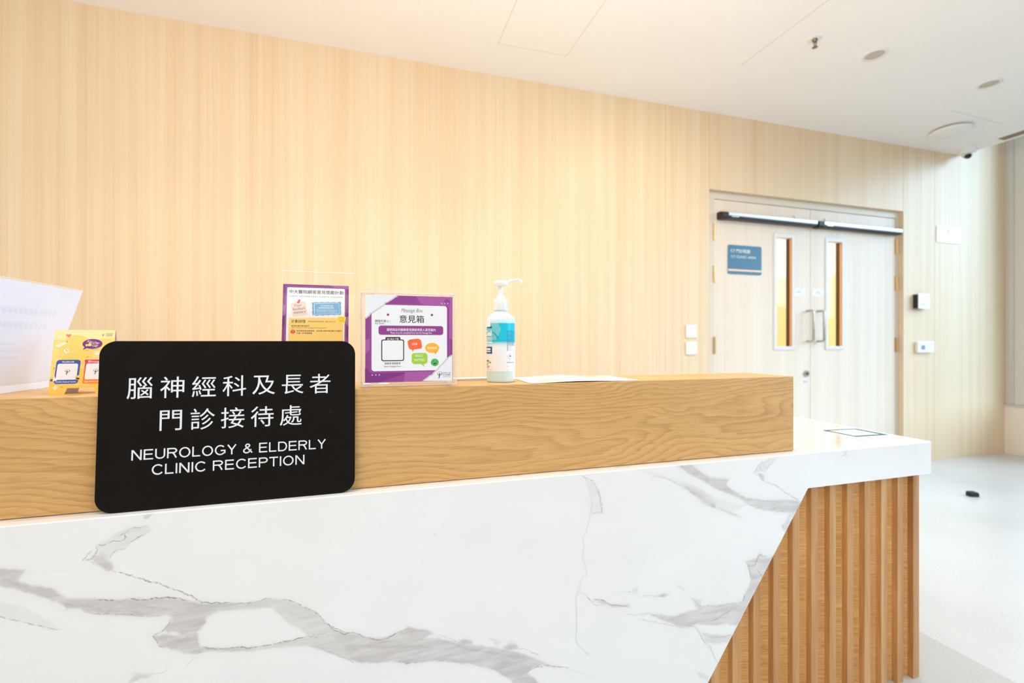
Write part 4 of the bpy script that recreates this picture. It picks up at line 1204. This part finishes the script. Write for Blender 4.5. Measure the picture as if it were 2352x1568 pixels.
s.text('CUHK', *B4(1286, 1330), 6.6, PURP, 8, width=17, bold=0.01); s.text('香港中文大學', *B4(1286, 1292), 2.6, PURP, 8, width=17); s.text('Medical Centre', *B4(1286, 1352), 2.6, PURP, 8, width=17)
s.build_sheet('poster', mbx, (0.0120, -0.0002, 0.0118), (PI/2, 0, 0))
tp_ = MB(); tp_.box(0.008, 0.060, -0.0004, -0.0001, 0.0080, 0.0112, 0)
for k in range(8): tp_.box(0.021+k*0.0026, 0.0222+k*0.0026, -0.0006, -0.0004, 0.0098, 0.0110, 1)
tp_.build('tape_strip', [plain('white_tape', (242, 238, 234), 0.5), INK], mbx)

# ================================================================== hand gel bottle
bt = empty('hand_gel_bottle', (0.2945, 1.081, ZL))
tag(bt, 'pale blue hand gel pump bottle with a cyan and white label', 'bottle')
t = NT('pale_aqua_gel')
p = t.principled(t.mix(t.noise(t.coord(), 20.0), lin((204, 235, 238)), lin((216, 241, 242))), 0.12)
p.inputs['Subsurface Weight'].default_value = 0.35; p.inputs['Subsurface Radius'].default_value = (0.03, 0.04, 0.04); p.inputs['Subsurface Scale'].default_value = 0.5
M_GEL = t.m
R0 = 0.0350
prof = [(0.0, 0.0), (0.030, 0.0), (0.0335, 0.0012), (R0, 0.006), (R0, 0.1485), (0.0345, 0.1530), (0.0325, 0.1570), (0.0285, 0.1610), (0.0225, 0.1655), (0.0180, 0.1690), (0.0160, 0.1705), (0.0150, 0.1745), (0.0, 0.1745)]
MB().lathe(prof, 56, (0, 0, 0)).build('body', M_GEL, bt, smooth=True)
# label: cyan fading to white
t = NT('gel_label')
tc2 = t.n('ShaderNodeTexCoord'); sp = t.n('ShaderNodeSeparateXYZ'); t.l(tc2.outputs['Object'], sp.inputs[0])
wave = t.noise(t.coord((18, 18, 18)), 1.0, 2.0)
zz = t.math('ADD', sp.outputs[2], t.math('MULTIPLY', t.math('SUBTRACT', wave, 0.5), 0.010))
mr = t.n('ShaderNodeMapRange'); t.l(zz, mr.inputs[0]); mr.inputs[1].default_value = 0.086; mr.inputs[2].default_value = 0.104
col = t.ramp(mr.outputs[0], [(0.0, (242, 241, 240)), (0.35, (206, 232, 234)), (0.75, (0, 186, 214)), (1.0, (0, 196, 226))])
t.principled(col, 0.3)
M_LAB = t.m
MB().lathe([(R0+0.0002, 0.0265), (R0+0.0002, 0.1425)], 72, (0, 0, 0)).build('label', M_LAB, bt, smooth=True)
lb = MB(); RL = R0+0.00045
LMAT = [plain('label_white', (246, 246, 246), 0.4), plain('label_teal', (112, 200, 208), 0.4), plain('label_navy', (10, 84, 124), 0.4), plain('label_yellow', (236, 226, 60), 0.4), plain('label_dark', (92, 98, 106), 0.5), plain('label_pink', (230, 196, 194), 0.5), plain('label_ink', (40, 132, 166), 0.5), plain('label_cyan', (0, 168, 196), 0.4)]
AV = math.atan2(-1.081, -0.2945)          # direction of the reader
def wrap(sx, z, dr=0.0):
    """sx: -1..1 across the visible half as seen by the reader"""
    a = AV + math.asin(max(-.9995, min(.9995, sx)))
    return ((RL+dr)*math.cos(a), (RL+dr)*math.sin(a), z)
def wpoly(pts, m_, dr=0.0, sub=5):
    from mathutils.geometry import tessellate_polygon
    dense = []
    for i in range(len(pts)):
        a, c_ = pts[i], pts[(i+1) % len(pts)]
        for k in range(sub): dense.append((a[0]+(c_[0]-a[0])*k/sub, a[1]+(c_[1]-a[1])*k/sub))
    tri = tessellate_polygon([[Vector((x, y*20, 0)) for x, y in dense]])
    lb.add([wrap(x, y, dr) for x, y in dense], tri, m_)
def wz(py): return 0.0265+(1250-py)/(1250-110)*0.116     # height from rows of the label
def wx(px): return (px-495)/305.0
def wbar(px0, px1, py0, py1, m_, dr=0.0):
    n_ = max(2, int((px1-px0)/18))
    for k in range(n_):
        a, c_ = px0+(px1-px0)*k/n_, px0+(px1-px0)*(k+1)/n_
        lb.add([wrap(wx(a), wz(py1), dr), wrap(wx(c_), wz(py1), dr), wrap(wx(c_), wz(py0), dr), wrap(wx(a), wz(py0), dr)], [(0, 1, 2, 3)], m_)
# swoosh on the left of the label
for (xl, xr_, ya_, yb2) in [(190+0*k, 0, 0, 0) for k in range(0)]: pass
for k in range(99):
    y_a = 110+k*4; y_b = y_a+4
    tt = k/99
    xr2 = 440+72*math.sin(min(1, tt*1.7)*PI/2) - (115*max(0, tt-.35)/.65)
    wbar(192, xr2, y_a, y_b, 1)
for k in range(45):
    tt = k/45; xx = 305+120*math.sin(tt*PI/2); wbar(xx-10, xx+26, 300+k*4, 304+k*4, 7, 0.0002)
wbar(192, 285, 30, 120, 0, 0.0002); wbar(192, 280, 110, 195, 0, 0.0002); wbar(205, 312, 182, 228, 2, 0.0001)
vs_, fs = glyphs('Gel', 0.03)
x_a, x_b = min(v[0] for v in vs_), max(v[0] for v in vs_)
lb.add([wrap(math.sin(math.radians(-84+46*(x-x_a)/(x_b-x_a))), wz(405)+(y/0.70)*(wz(285)-wz(405)), 0.0004) for x, y in vs_], fs, 0)
for py in (448, 478, 510, 545, 560): wbar(200, 318, py, py+14, 0, 0.0003)
wbar(195, 316, 665, 832, 2, 0.0001)
for a, c_, d_, e2 in ((200, 284, 702, 745), (200, 286, 765, 790)): wbar(a, c_, d_, e2, 0, 0.0003)
wbar(198, 252, 985, 1012, 4); wbar(196, 290, 1020, 1058, 4); wbar(198, 278, 1026, 1052, 3, 0.0002); wbar(202, 226, 1075, 1098, 4); wbar(202, 262, 1122, 1136, 4); wbar(202, 246, 1160, 1172, 4); wbar(200, 318, 1208, 1220, 5)
rnd = random.Random(11)
for k in range(11):
    py = 292+k*33; xx = 616; first = k in (0, 3, 7)
    while xx < 770:
        w_ = rnd.uniform(16, 40); wbar(xx, min(780, xx+w_), py, py+(16 if first and xx < 690 else 11), 6 if k < 9 else 4, 0.0002); xx += w_+7
for k in range(4): wbar(620, 650, 652+k*30, 664+k*30, 4); wbar(668, 700+rnd.uniform(0, 60), 653+k*30, 662+k*30, 5)
wpoly([(wx(626), wz(900)), (wx(688), wz(968)), (wx(740), wz(900)), (wx(688), wz(828))], 5); wpoly([(wx(640), wz(900)), (wx(688), wz(954)), (wx(728), wz(900)), (wx(688), wz(842))], 0, 0.0002)
wpoly([(wx(670), wz(905)), (wx(676), wz(885)), (wx(688), wz(868)), (wx(700), wz(885)), (wx(706), wz(905)), (wx(696), wz(908)), (wx(688), wz(892)), (wx(680), wz(908))], 4, 0.0004, 2)
wbar(622, 770, 1002, 1008, 5); wbar(620, 768, 1034, 1046, 6); wbar(622, 655, 1118, 1128, 5); wbar(722, 790, 1128, 1134, 5); wbar(636, 648, 1216, 1230, 4); wbar(755, 765, 830, 960, 5)
lb.build('label_print', LMAT, bt)
pc = MB()
prof = [(0.0162, 0.1706), (0.0170, 0.1712), (0.0170, 0.1745)]
for k in range(1): pass
pc.lathe([(0.0, 0.1746), (0.0172, 0.1746), (0.0174, 0.1752), (0.0174, 0.1990), (0.0166, 0.2010), (0.0, 0.2010)], 40)
for k in range(40):
    a = 2*PI*k/40
    pc.box(-0.0004, 0.0004, -0.0004, 0.0004, 0.1785, 0.1985)
    for i in range(8):
        x, y, z = pc.v[-8+i]
        x += 0.0174
        pc.v[-8+i] = (x*math.cos(a)-y*math.sin(a), x*math.sin(a)+y*math.cos(a), z)
pc.lathe([(0.0118, 0.2010), (0.0108, 0.2060), (0.0085, 0.2095), (0.0070, 0.2130), (0.0, 0.2130)], 32)
pc.build('collar', M_PLASTIC, bt, smooth=True)
MB().lathe([(0.0058, 0.2128), (0.0058, 0.2350)], 24).build('pump_stem', plain('stem_plastic', (246, 240, 236), 0.3), bt, smooth=True)
hd = MB()
hd.lathe([(0.0, 0.2340), (0.0085, 0.2340), (0.0165, 0.2372), (0.0176, 0.2395), (0.0176, 0.2448), (0.0165, 0.2468), (0.0, 0.2476)], 36)
hd.build('pump_head', M_PLASTIC, bt, smooth=True)
nz = MB()
dx_, dy_ = 0.955, -0.29   # the spout points to the right, a little forward
pts = [(0.004, 0.2420), (0.015, 0.2442), (0.028, 0.2475), (0.038, 0.2497), (0.0435, 0.2500), (0.0480, 0.2484), (0.0505, 0.2450), (0.0517, 0.2405)]
nz.tube([(r*dx_, r*dy_, z) for r, z in pts], [0.0048, 0.0042, 0.0036, 0.0034, 0.0033, 0.0032, 0.0031, 0.0029], 16)
nz.build('spout', M_PLASTIC, bt, smooth=True)

# ================================================================== papers on the oak shelf and behind it
def sheet_curl(name, corners, rise, mats, prints=(), n=14, thick=0.0006):
    """a sheet between four corners (A B C D counter-clockwise) that bulges up by rise(u,v)"""
    A, B_, C_, D = [Vector(c_) for c_ in corners]
    b = MB()
    def P(u, v, off=0.0):
        p = (A*(1-u)+B_*u)*(1-v)+(D*(1-u)+C_*u)*v
        return (p.x, p.y, p.z+rise(u, v)+off)
    for off, k in ((0.0, 0), (thick, 0)):
        base = len(b.v)
        for j in range(n+1):
            for i in range(n+1): b.v.append(P(i/n, j/n, off))
        for j in range(n):
            for i in range(n):
                a = base+j*(n+1)+i; b.f.append([a, a+1, a+n+2, a+n+1]); b.m.append(0)
    for u0, u1, v0, v1, m_ in prints:
        nn = 8; base = len(b.v)
        for j in range(nn+1):
            for i in range(nn+1): b.v.append(P(u0+(u1-u0)*i/nn, v0+(v1-v0)*j/nn, thick+0.0003))
        for j in range(nn):
            for i in range(nn):
                a = base+j*(nn+1)+i; b.f.append([a, a+1, a+nn+2, a+nn+1]); b.m.append(m_)
    return b.build(name, mats)
PR = [M_PAPER, ink((240, 196, 176)), ink((222, 214, 232)), ink((238, 222, 196))]
o = sheet_curl('printed_leaflet', [(0.345, 1.003, ZL+0.0004), (0.640, 1.006, ZL+0.0004), (0.632, 1.172, ZL+0.0004), (0.352, 1.172, ZL+0.0004)],
    lambda u, v: 0.0042*math.sin(PI*min(1, u*1.15))**2*(0.55+0.6*v) if u < 0.87 else 0.0, PR,
    ((0.10, 0.34, 0.12, 0.42, 1), (0.40, 0.62, 0.55, 0.80, 2), (0.55, 0.90, 0.55, 0.92, 1), (0.15, 0.9, 0.93, 0.97, 3)))
tag(o, 'printed white leaflet curling on the oak shelf right of the gel bottle', 'leaflet')
o = MB()
for k in range(9): o.box(0.188+0.0006*(k % 3), 0.325+0.0005*(k % 2), 1.126-0.0004*(k % 2), 1.162, ZL+0.0002+k*0.0006, ZL+0.0006+k*0.0006)
o = o.build('paper_stack', M_PAPER); tag(o, 'low stack of white paper behind the gel bottle and message box', 'paper stack')

# notice lying on the marble worktop at the right, its code square left blank
TEAL = plain('notice_teal', (72, 118, 138), 0.7, 0, 0.03, 0.1)
nb_ = empty('counter_notice', (1.52, 1.10, ZT)); tag(nb_, 'white notice sheet with blue-bordered square on the worktop end', 'notice')
q = MB(); q.prism([(1.428-1.52, 0.985-1.10), (1.628-1.52, 0.992-1.10), (1.630-1.52, 1.235-1.10), (1.493-1.52, 1.228-1.10)], 0.0003, 0.0011)
q.build('sheet', plain('notice_white', (250, 248, 244), 0.15), nb_)
q = MB()
C4 = [(1.476, 1.084), (1.613, 1.0765), (1.616, 1.187), (1.479, 1.198)]
c4 = [(x-1.52, y-1.10) for x, y in C4]
mx = sum(x for x, y in c4)/4; my = sum(y for x, y in c4)/4
q.prism(c4, 0.0012, 0.0015, 'z', 0)
q.prism([(mx+(x-mx)*.76-.005, my+(y-my)*.76) for x, y in c4], 0.0016, 0.0018, 'z', 1)
q.build('printed_square', [TEAL, M_PAPER], nb_)


# ================================================================== things on the back wall
ds = empty('door_sign', (2.516, YD-0.001, 1.546)); tag(ds, 'blue square door sign with white clinic area lettering on the left door leaf', 'sign')
DW, DH = 0.312, 0.217
b = MB(); b.prism(rr_outline(0, 0, DW, DH, 0.014, 6), 0.0, 0.004)
o = b.build('plate', plain('sign_blue', (78, 124, 154), 0.4, 0, 0.03, 0.3), ds, bevel=0.0006); o.rotation_euler = (PI/2, 0, 0); o.location = (0, 0.004, 0)
b = MB(); b.box(0.0, DW, -0.0009, 0.0, 0.022, 0.036)
b.build('stripe', plain('sign_copper', (246, 206, 176), 0.35), ds)
w = Sheet.__new__(Sheet); MB.__init__(w); w.mats = [plain('door_sign_white', (240, 240, 242), 0.5)]; w.thick = 0.0
w.text('C7 門診範圍', 24, 163, 30, w.mats[0], 0, width=178, bold=0.016)
w.text('C7 CLINIC AREA', 28, 121, 27, w.mats[0], 0, width=232, bold=0.004)
list(split_rows(w, ((0.15, 0.21), (0.0, 0.15)), w.mats, ds, (0, -0.0006, 0), (PI/2, 0, 0)))

def plate(name, x0, x1, z0, z1, label, blank):
    r = empty(name, ((x0+x1)/2, YW, (z0+z1)/2)); tag(r, label, 'wall switch')
    w2, h2 = (x1-x0)/2, (z1-z0)/2
    MB().box(-w2, w2, -0.010, 0, -h2, h2).build('plate', M_PLASTIC, r, bevel=0.003)
    if blank:
        MB().box(-0.012, 0.012, -0.0125, -0.010, -0.018, 0.018).build('rocker', M_PLASTIC, r, bevel=0.001)
    else:
        MB().box(-0.030, 0.030, -0.013, -0.010, -0.034, 0.034).build('button', M_PLASTIC, r, bevel=0.002)
        MB().box(-0.018, 0.018, -0.0134, -0.013, -0.030, -0.027).build('mark', plain('switch_mark', (206, 200, 192), 0.5), r)
    return r
plate('wall_switch', 2.116, 2.206, 1.066, 1.158, 'upper white square push plate left of the double door', False)
plate('wall_switch', 2.116, 2.206, 0.946, 1.036, 'lower white square switch plate left of the double door', True)

cr = empty('card_reader', (4.482, YW, 1.383)); tag(cr, 'black card reader with white front right of the double door', 'card reader')
MB().box(-0.066, 0.066, -0.036, 0, -0.060, 0.060).build('housing', plain('reader_black', (40, 34, 30), 0.4), cr, bevel=0.003)
MB().box(-0.064, 0.070, -0.042, -0.0362, -0.064, 0.066).build('front_cover', M_PLASTIC, cr, bevel=0.003)
MB().box(0.060, 0.112, -0.022, 0, -0.048, 0.040).build('side_module', M_PLASTIC, cr, bevel=0.004)
MB().box(-0.032, 0.018, -0.0432, -0.042, -0.028, -0.020).build('indicator', plain('reader_blue', (150, 184, 232), 0.4), cr)
th = empty('wall_controller', (4.545, YW, 0.990)); tag(th, 'white wall controller with small grey screen below the card reader', 'wall controller')
MB().box(-0.105, 0.098, -0.024, 0, -0.046, 0.048).build('housing', M_PLASTIC, th, bevel=0.004)
MB().box(-0.064, -0.018, -0.0248, -0.0238, -0.020, 0.018).build('screen', plain('lcd_grey', (142, 156, 172), 0.2), th)
MB().box(0.012, 0.014, -0.0246, -0.0238, -0.044, 0.046).build('seam', plain('seam_grey', (214, 212, 208), 0.5), th)
MB().lathe([(0.004, -0.0250), (0.004, -0.0238)], 12, (0.086, 0, 0.028), 'y').build('lamp', plain('lamp_red', (226, 150, 140), 0.4), th)

wn = empty('wall_notice', (4.857, YW, 1.985)); tag(wn, 'pale wall notice with a yellow warning triangle near the window', 'notice')
MB().box(-0.150, 0.150, -0.006, 0, -0.072, 0.070).build('plate', plain('notice_plate', (250, 250, 252), 0.15), wn, bevel=0.001)
q = MB(); q.prism([(-0.022, 0.018), (0.020, 0.018), (-0.001, 0.062)], -0.0066, -0.006, 'y', 0)
q.prism([(-0.013, 0.0225), (0.011, 0.0225), (-0.001, 0.050)], -0.0070, -0.0066, 'y', 1)
for z0, w_ in ((0.002, .045), (-0.008, .06), (-0.018, .05), (-0.028, .07), (-0.052, .11)): q.box(-w_, w_, -0.0066, -0.006, z0-0.0022, z0+0.0022, 2)
q.build('print', [plain('triangle_edge', (150, 150, 130), 0.5), plain('triangle_yellow', (232, 222, 140), 0.5), plain('notice_print', (218, 226, 240), 0.5)], wn)

# ================================================================== things on the ceiling
sp_ = empty('fire_sprinkler', (2.313, 1.920, ZC)); tag(sp_, 'small brass fire sprinkler head in the ceiling', 'sprinkler')
MB().lathe([(0.036, 0), (0.035, -0.004), (0.020, -0.007), (0.012, -0.004), (0.0, -0.004)], 32).build('escutcheon', M_PLASTIC, sp_, smooth=True)
MB().lathe([(0.013, 0.0), (0.013, -0.012), (0.009, -0.018), (0.0, -0.018)], 20).build('body', plain('aged_brass', (150, 126, 100), 0.35, 0.8), sp_, smooth=True)
fr_ = MB()
for sgn in (-1, 1): fr_.tube([(sgn*0.009, 0, -0.014), (sgn*0.011, 0, -0.026), (sgn*0.006, 0, -0.042), (0, 0, -0.047)], 0.0024, 8)
fr_.tube([(0, 0, -0.018), (0, 0, -0.044)], 0.0022, 8)
fr_.build('frame_arms', plain('aged_brass', (150, 126, 100), 0.35, 0.8), sp_, smooth=True)
d_ = MB()
for k in range(12):
    a = 2*PI*k/12; d_.prism([(0.004*math.cos(a-.2), 0.004*math.sin(a-.2)), (0.014*math.cos(a-.17), 0.014*math.sin(a-.17)), (0.014*math.cos(a+.17), 0.014*math.sin(a+.17)), (0.004*math.cos(a+.2), 0.004*math.sin(a+.2))], -0.049, -0.0475)
d_.lathe([(0.006, -0.0495), (0.006, -0.046)], 16)
d_.build('deflector', plain('aged_brass', (150, 126, 100), 0.35, 0.8), sp_)

M_LENS = plain('fitting_lens', (196, 188, 172), 0.5); M_RING = plain('fitting_ring', (240, 238, 234), 0.4)
def fitting(x, y, label):
    r = empty('ceiling_fitting', (x, y, ZC)); tag(r, label, 'ceiling fitting', 'round recessed ceiling fittings')
    MB().lathe([(0.0, 0.0), (0.064, 0.0), (0.064, -0.003), (0.060, -0.006), (0.050, -0.006), (0.047, -0.002), (0.0, -0.002)], 40).build('ring', M_RING, r, smooth=True)
    MB().lathe([(0.0465, -0.0022), (0.0465, -0.0030), (0.0, -0.0034)], 36).build('grille', M_LENS, r, smooth=True)
    return r
fitting(2.775, 1.928, 'round recessed ceiling fitting nearest the sprinkler head')
fitting(3.797, 1.934, 'round recessed ceiling fitting nearer the window, above the round disc')
dd = empty('ceiling_disc', (4.315, 2.432, ZC)); tag(dd, 'large flat white disc mounted on the ceiling near the window corner', 'ceiling fitting')
MB().lathe([(0.0, 0), (0.095, 0), (0.095, -0.014), (0.0, -0.014)], 48).build('mount', plain('mount_gap_glow', (196, 158, 122), 0.6), dd, smooth=True)  # tan colour stands in for shade and warm light in the gap
MB().lathe([(0.0, -0.012), (0.118, -0.012), (0.128, -0.016), (0.130, -0.024), (0.124, -0.031), (0.108, -0.034), (0.0, -0.036)], 56).build('cover', M_PLASTIC, dd, smooth=True)
cm = empty('dome_camera', (4.925, 2.655, ZC)); tag(cm, 'white dome security camera at the ceiling edge above the wall corner', 'security camera')
MB().lathe([(0.0, 0), (0.060, 0), (0.060, -0.022), (0.052, -0.030), (0.0, -0.030)], 36).build('base', M_PLASTIC, cm, smooth=True)
MB().lathe([(0.040, -0.029)]+[(0.040*math.cos(a), -0.034-0.040*math.sin(a)) for a in np.linspace(0, PI/2, 8)], 30).build('dome', plain('dome_white', (226, 224, 222), 0.3), cm, smooth=True)
e_ = MB(); e_.lathe([(0.026*math.cos(a)+0.0001, -0.052-0.030*math.sin(a)) for a in np.linspace(-0.2, PI/2, 8)], 24, (-0.010, -0.010, 0.0)); e_.build('lens', plain('lens_black', (30, 26, 34), 0.15), cm, smooth=True)
vt = empty('air_vent', (4.93, 1.6, ZC)); tag(vt, 'long narrow brown-grey slot air vent along the ceiling edge', 'air vent')
v = MB(); v.box(-0.046, 0.046, -1.6, 0.835, -0.0025, 0.0, 0)
v.build('slot', plain('vent_brown', (150, 138, 112), 0.7), vt)
v = MB()
for x in (-0.052, 0.046): v.box(x, x+0.006, -1.6, 0.843, -0.003, 0.0)
v.box(-0.046, 0.046, 0.835, 0.843, -0.003, 0.0)
v.build('frame', M_RING, vt)
v = MB()
for x in (-0.022, 0.0, 0.022): v.box(x-0.001, x+0.001, -1.6, 0.835, -0.0045, -0.0025)
v.build('slat', plain('vent_slat', (160, 148, 122), 0.6), vt)

# ================================================================== on the floor
dsn = MB()
dsn.prism([(-0.027, 0.0), (0.027, 0.0), (0.027, 0.022), (0.020, 0.030), (-0.020, 0.030), (-0.027, 0.022)], -0.02, 0.02, 'y')
o = dsn.build('door_stop', plain('rubber_black', (34, 34, 34), 0.6), bevel=0.002)
o.location = (3.845, 2.045, 0.0); o.rotation_euler = (0, 0, math.radians(-22))
tag(o, 'small black rubber door stop lying on the pale floor', 'door stop')

bpy.data.objects.remove(_to)
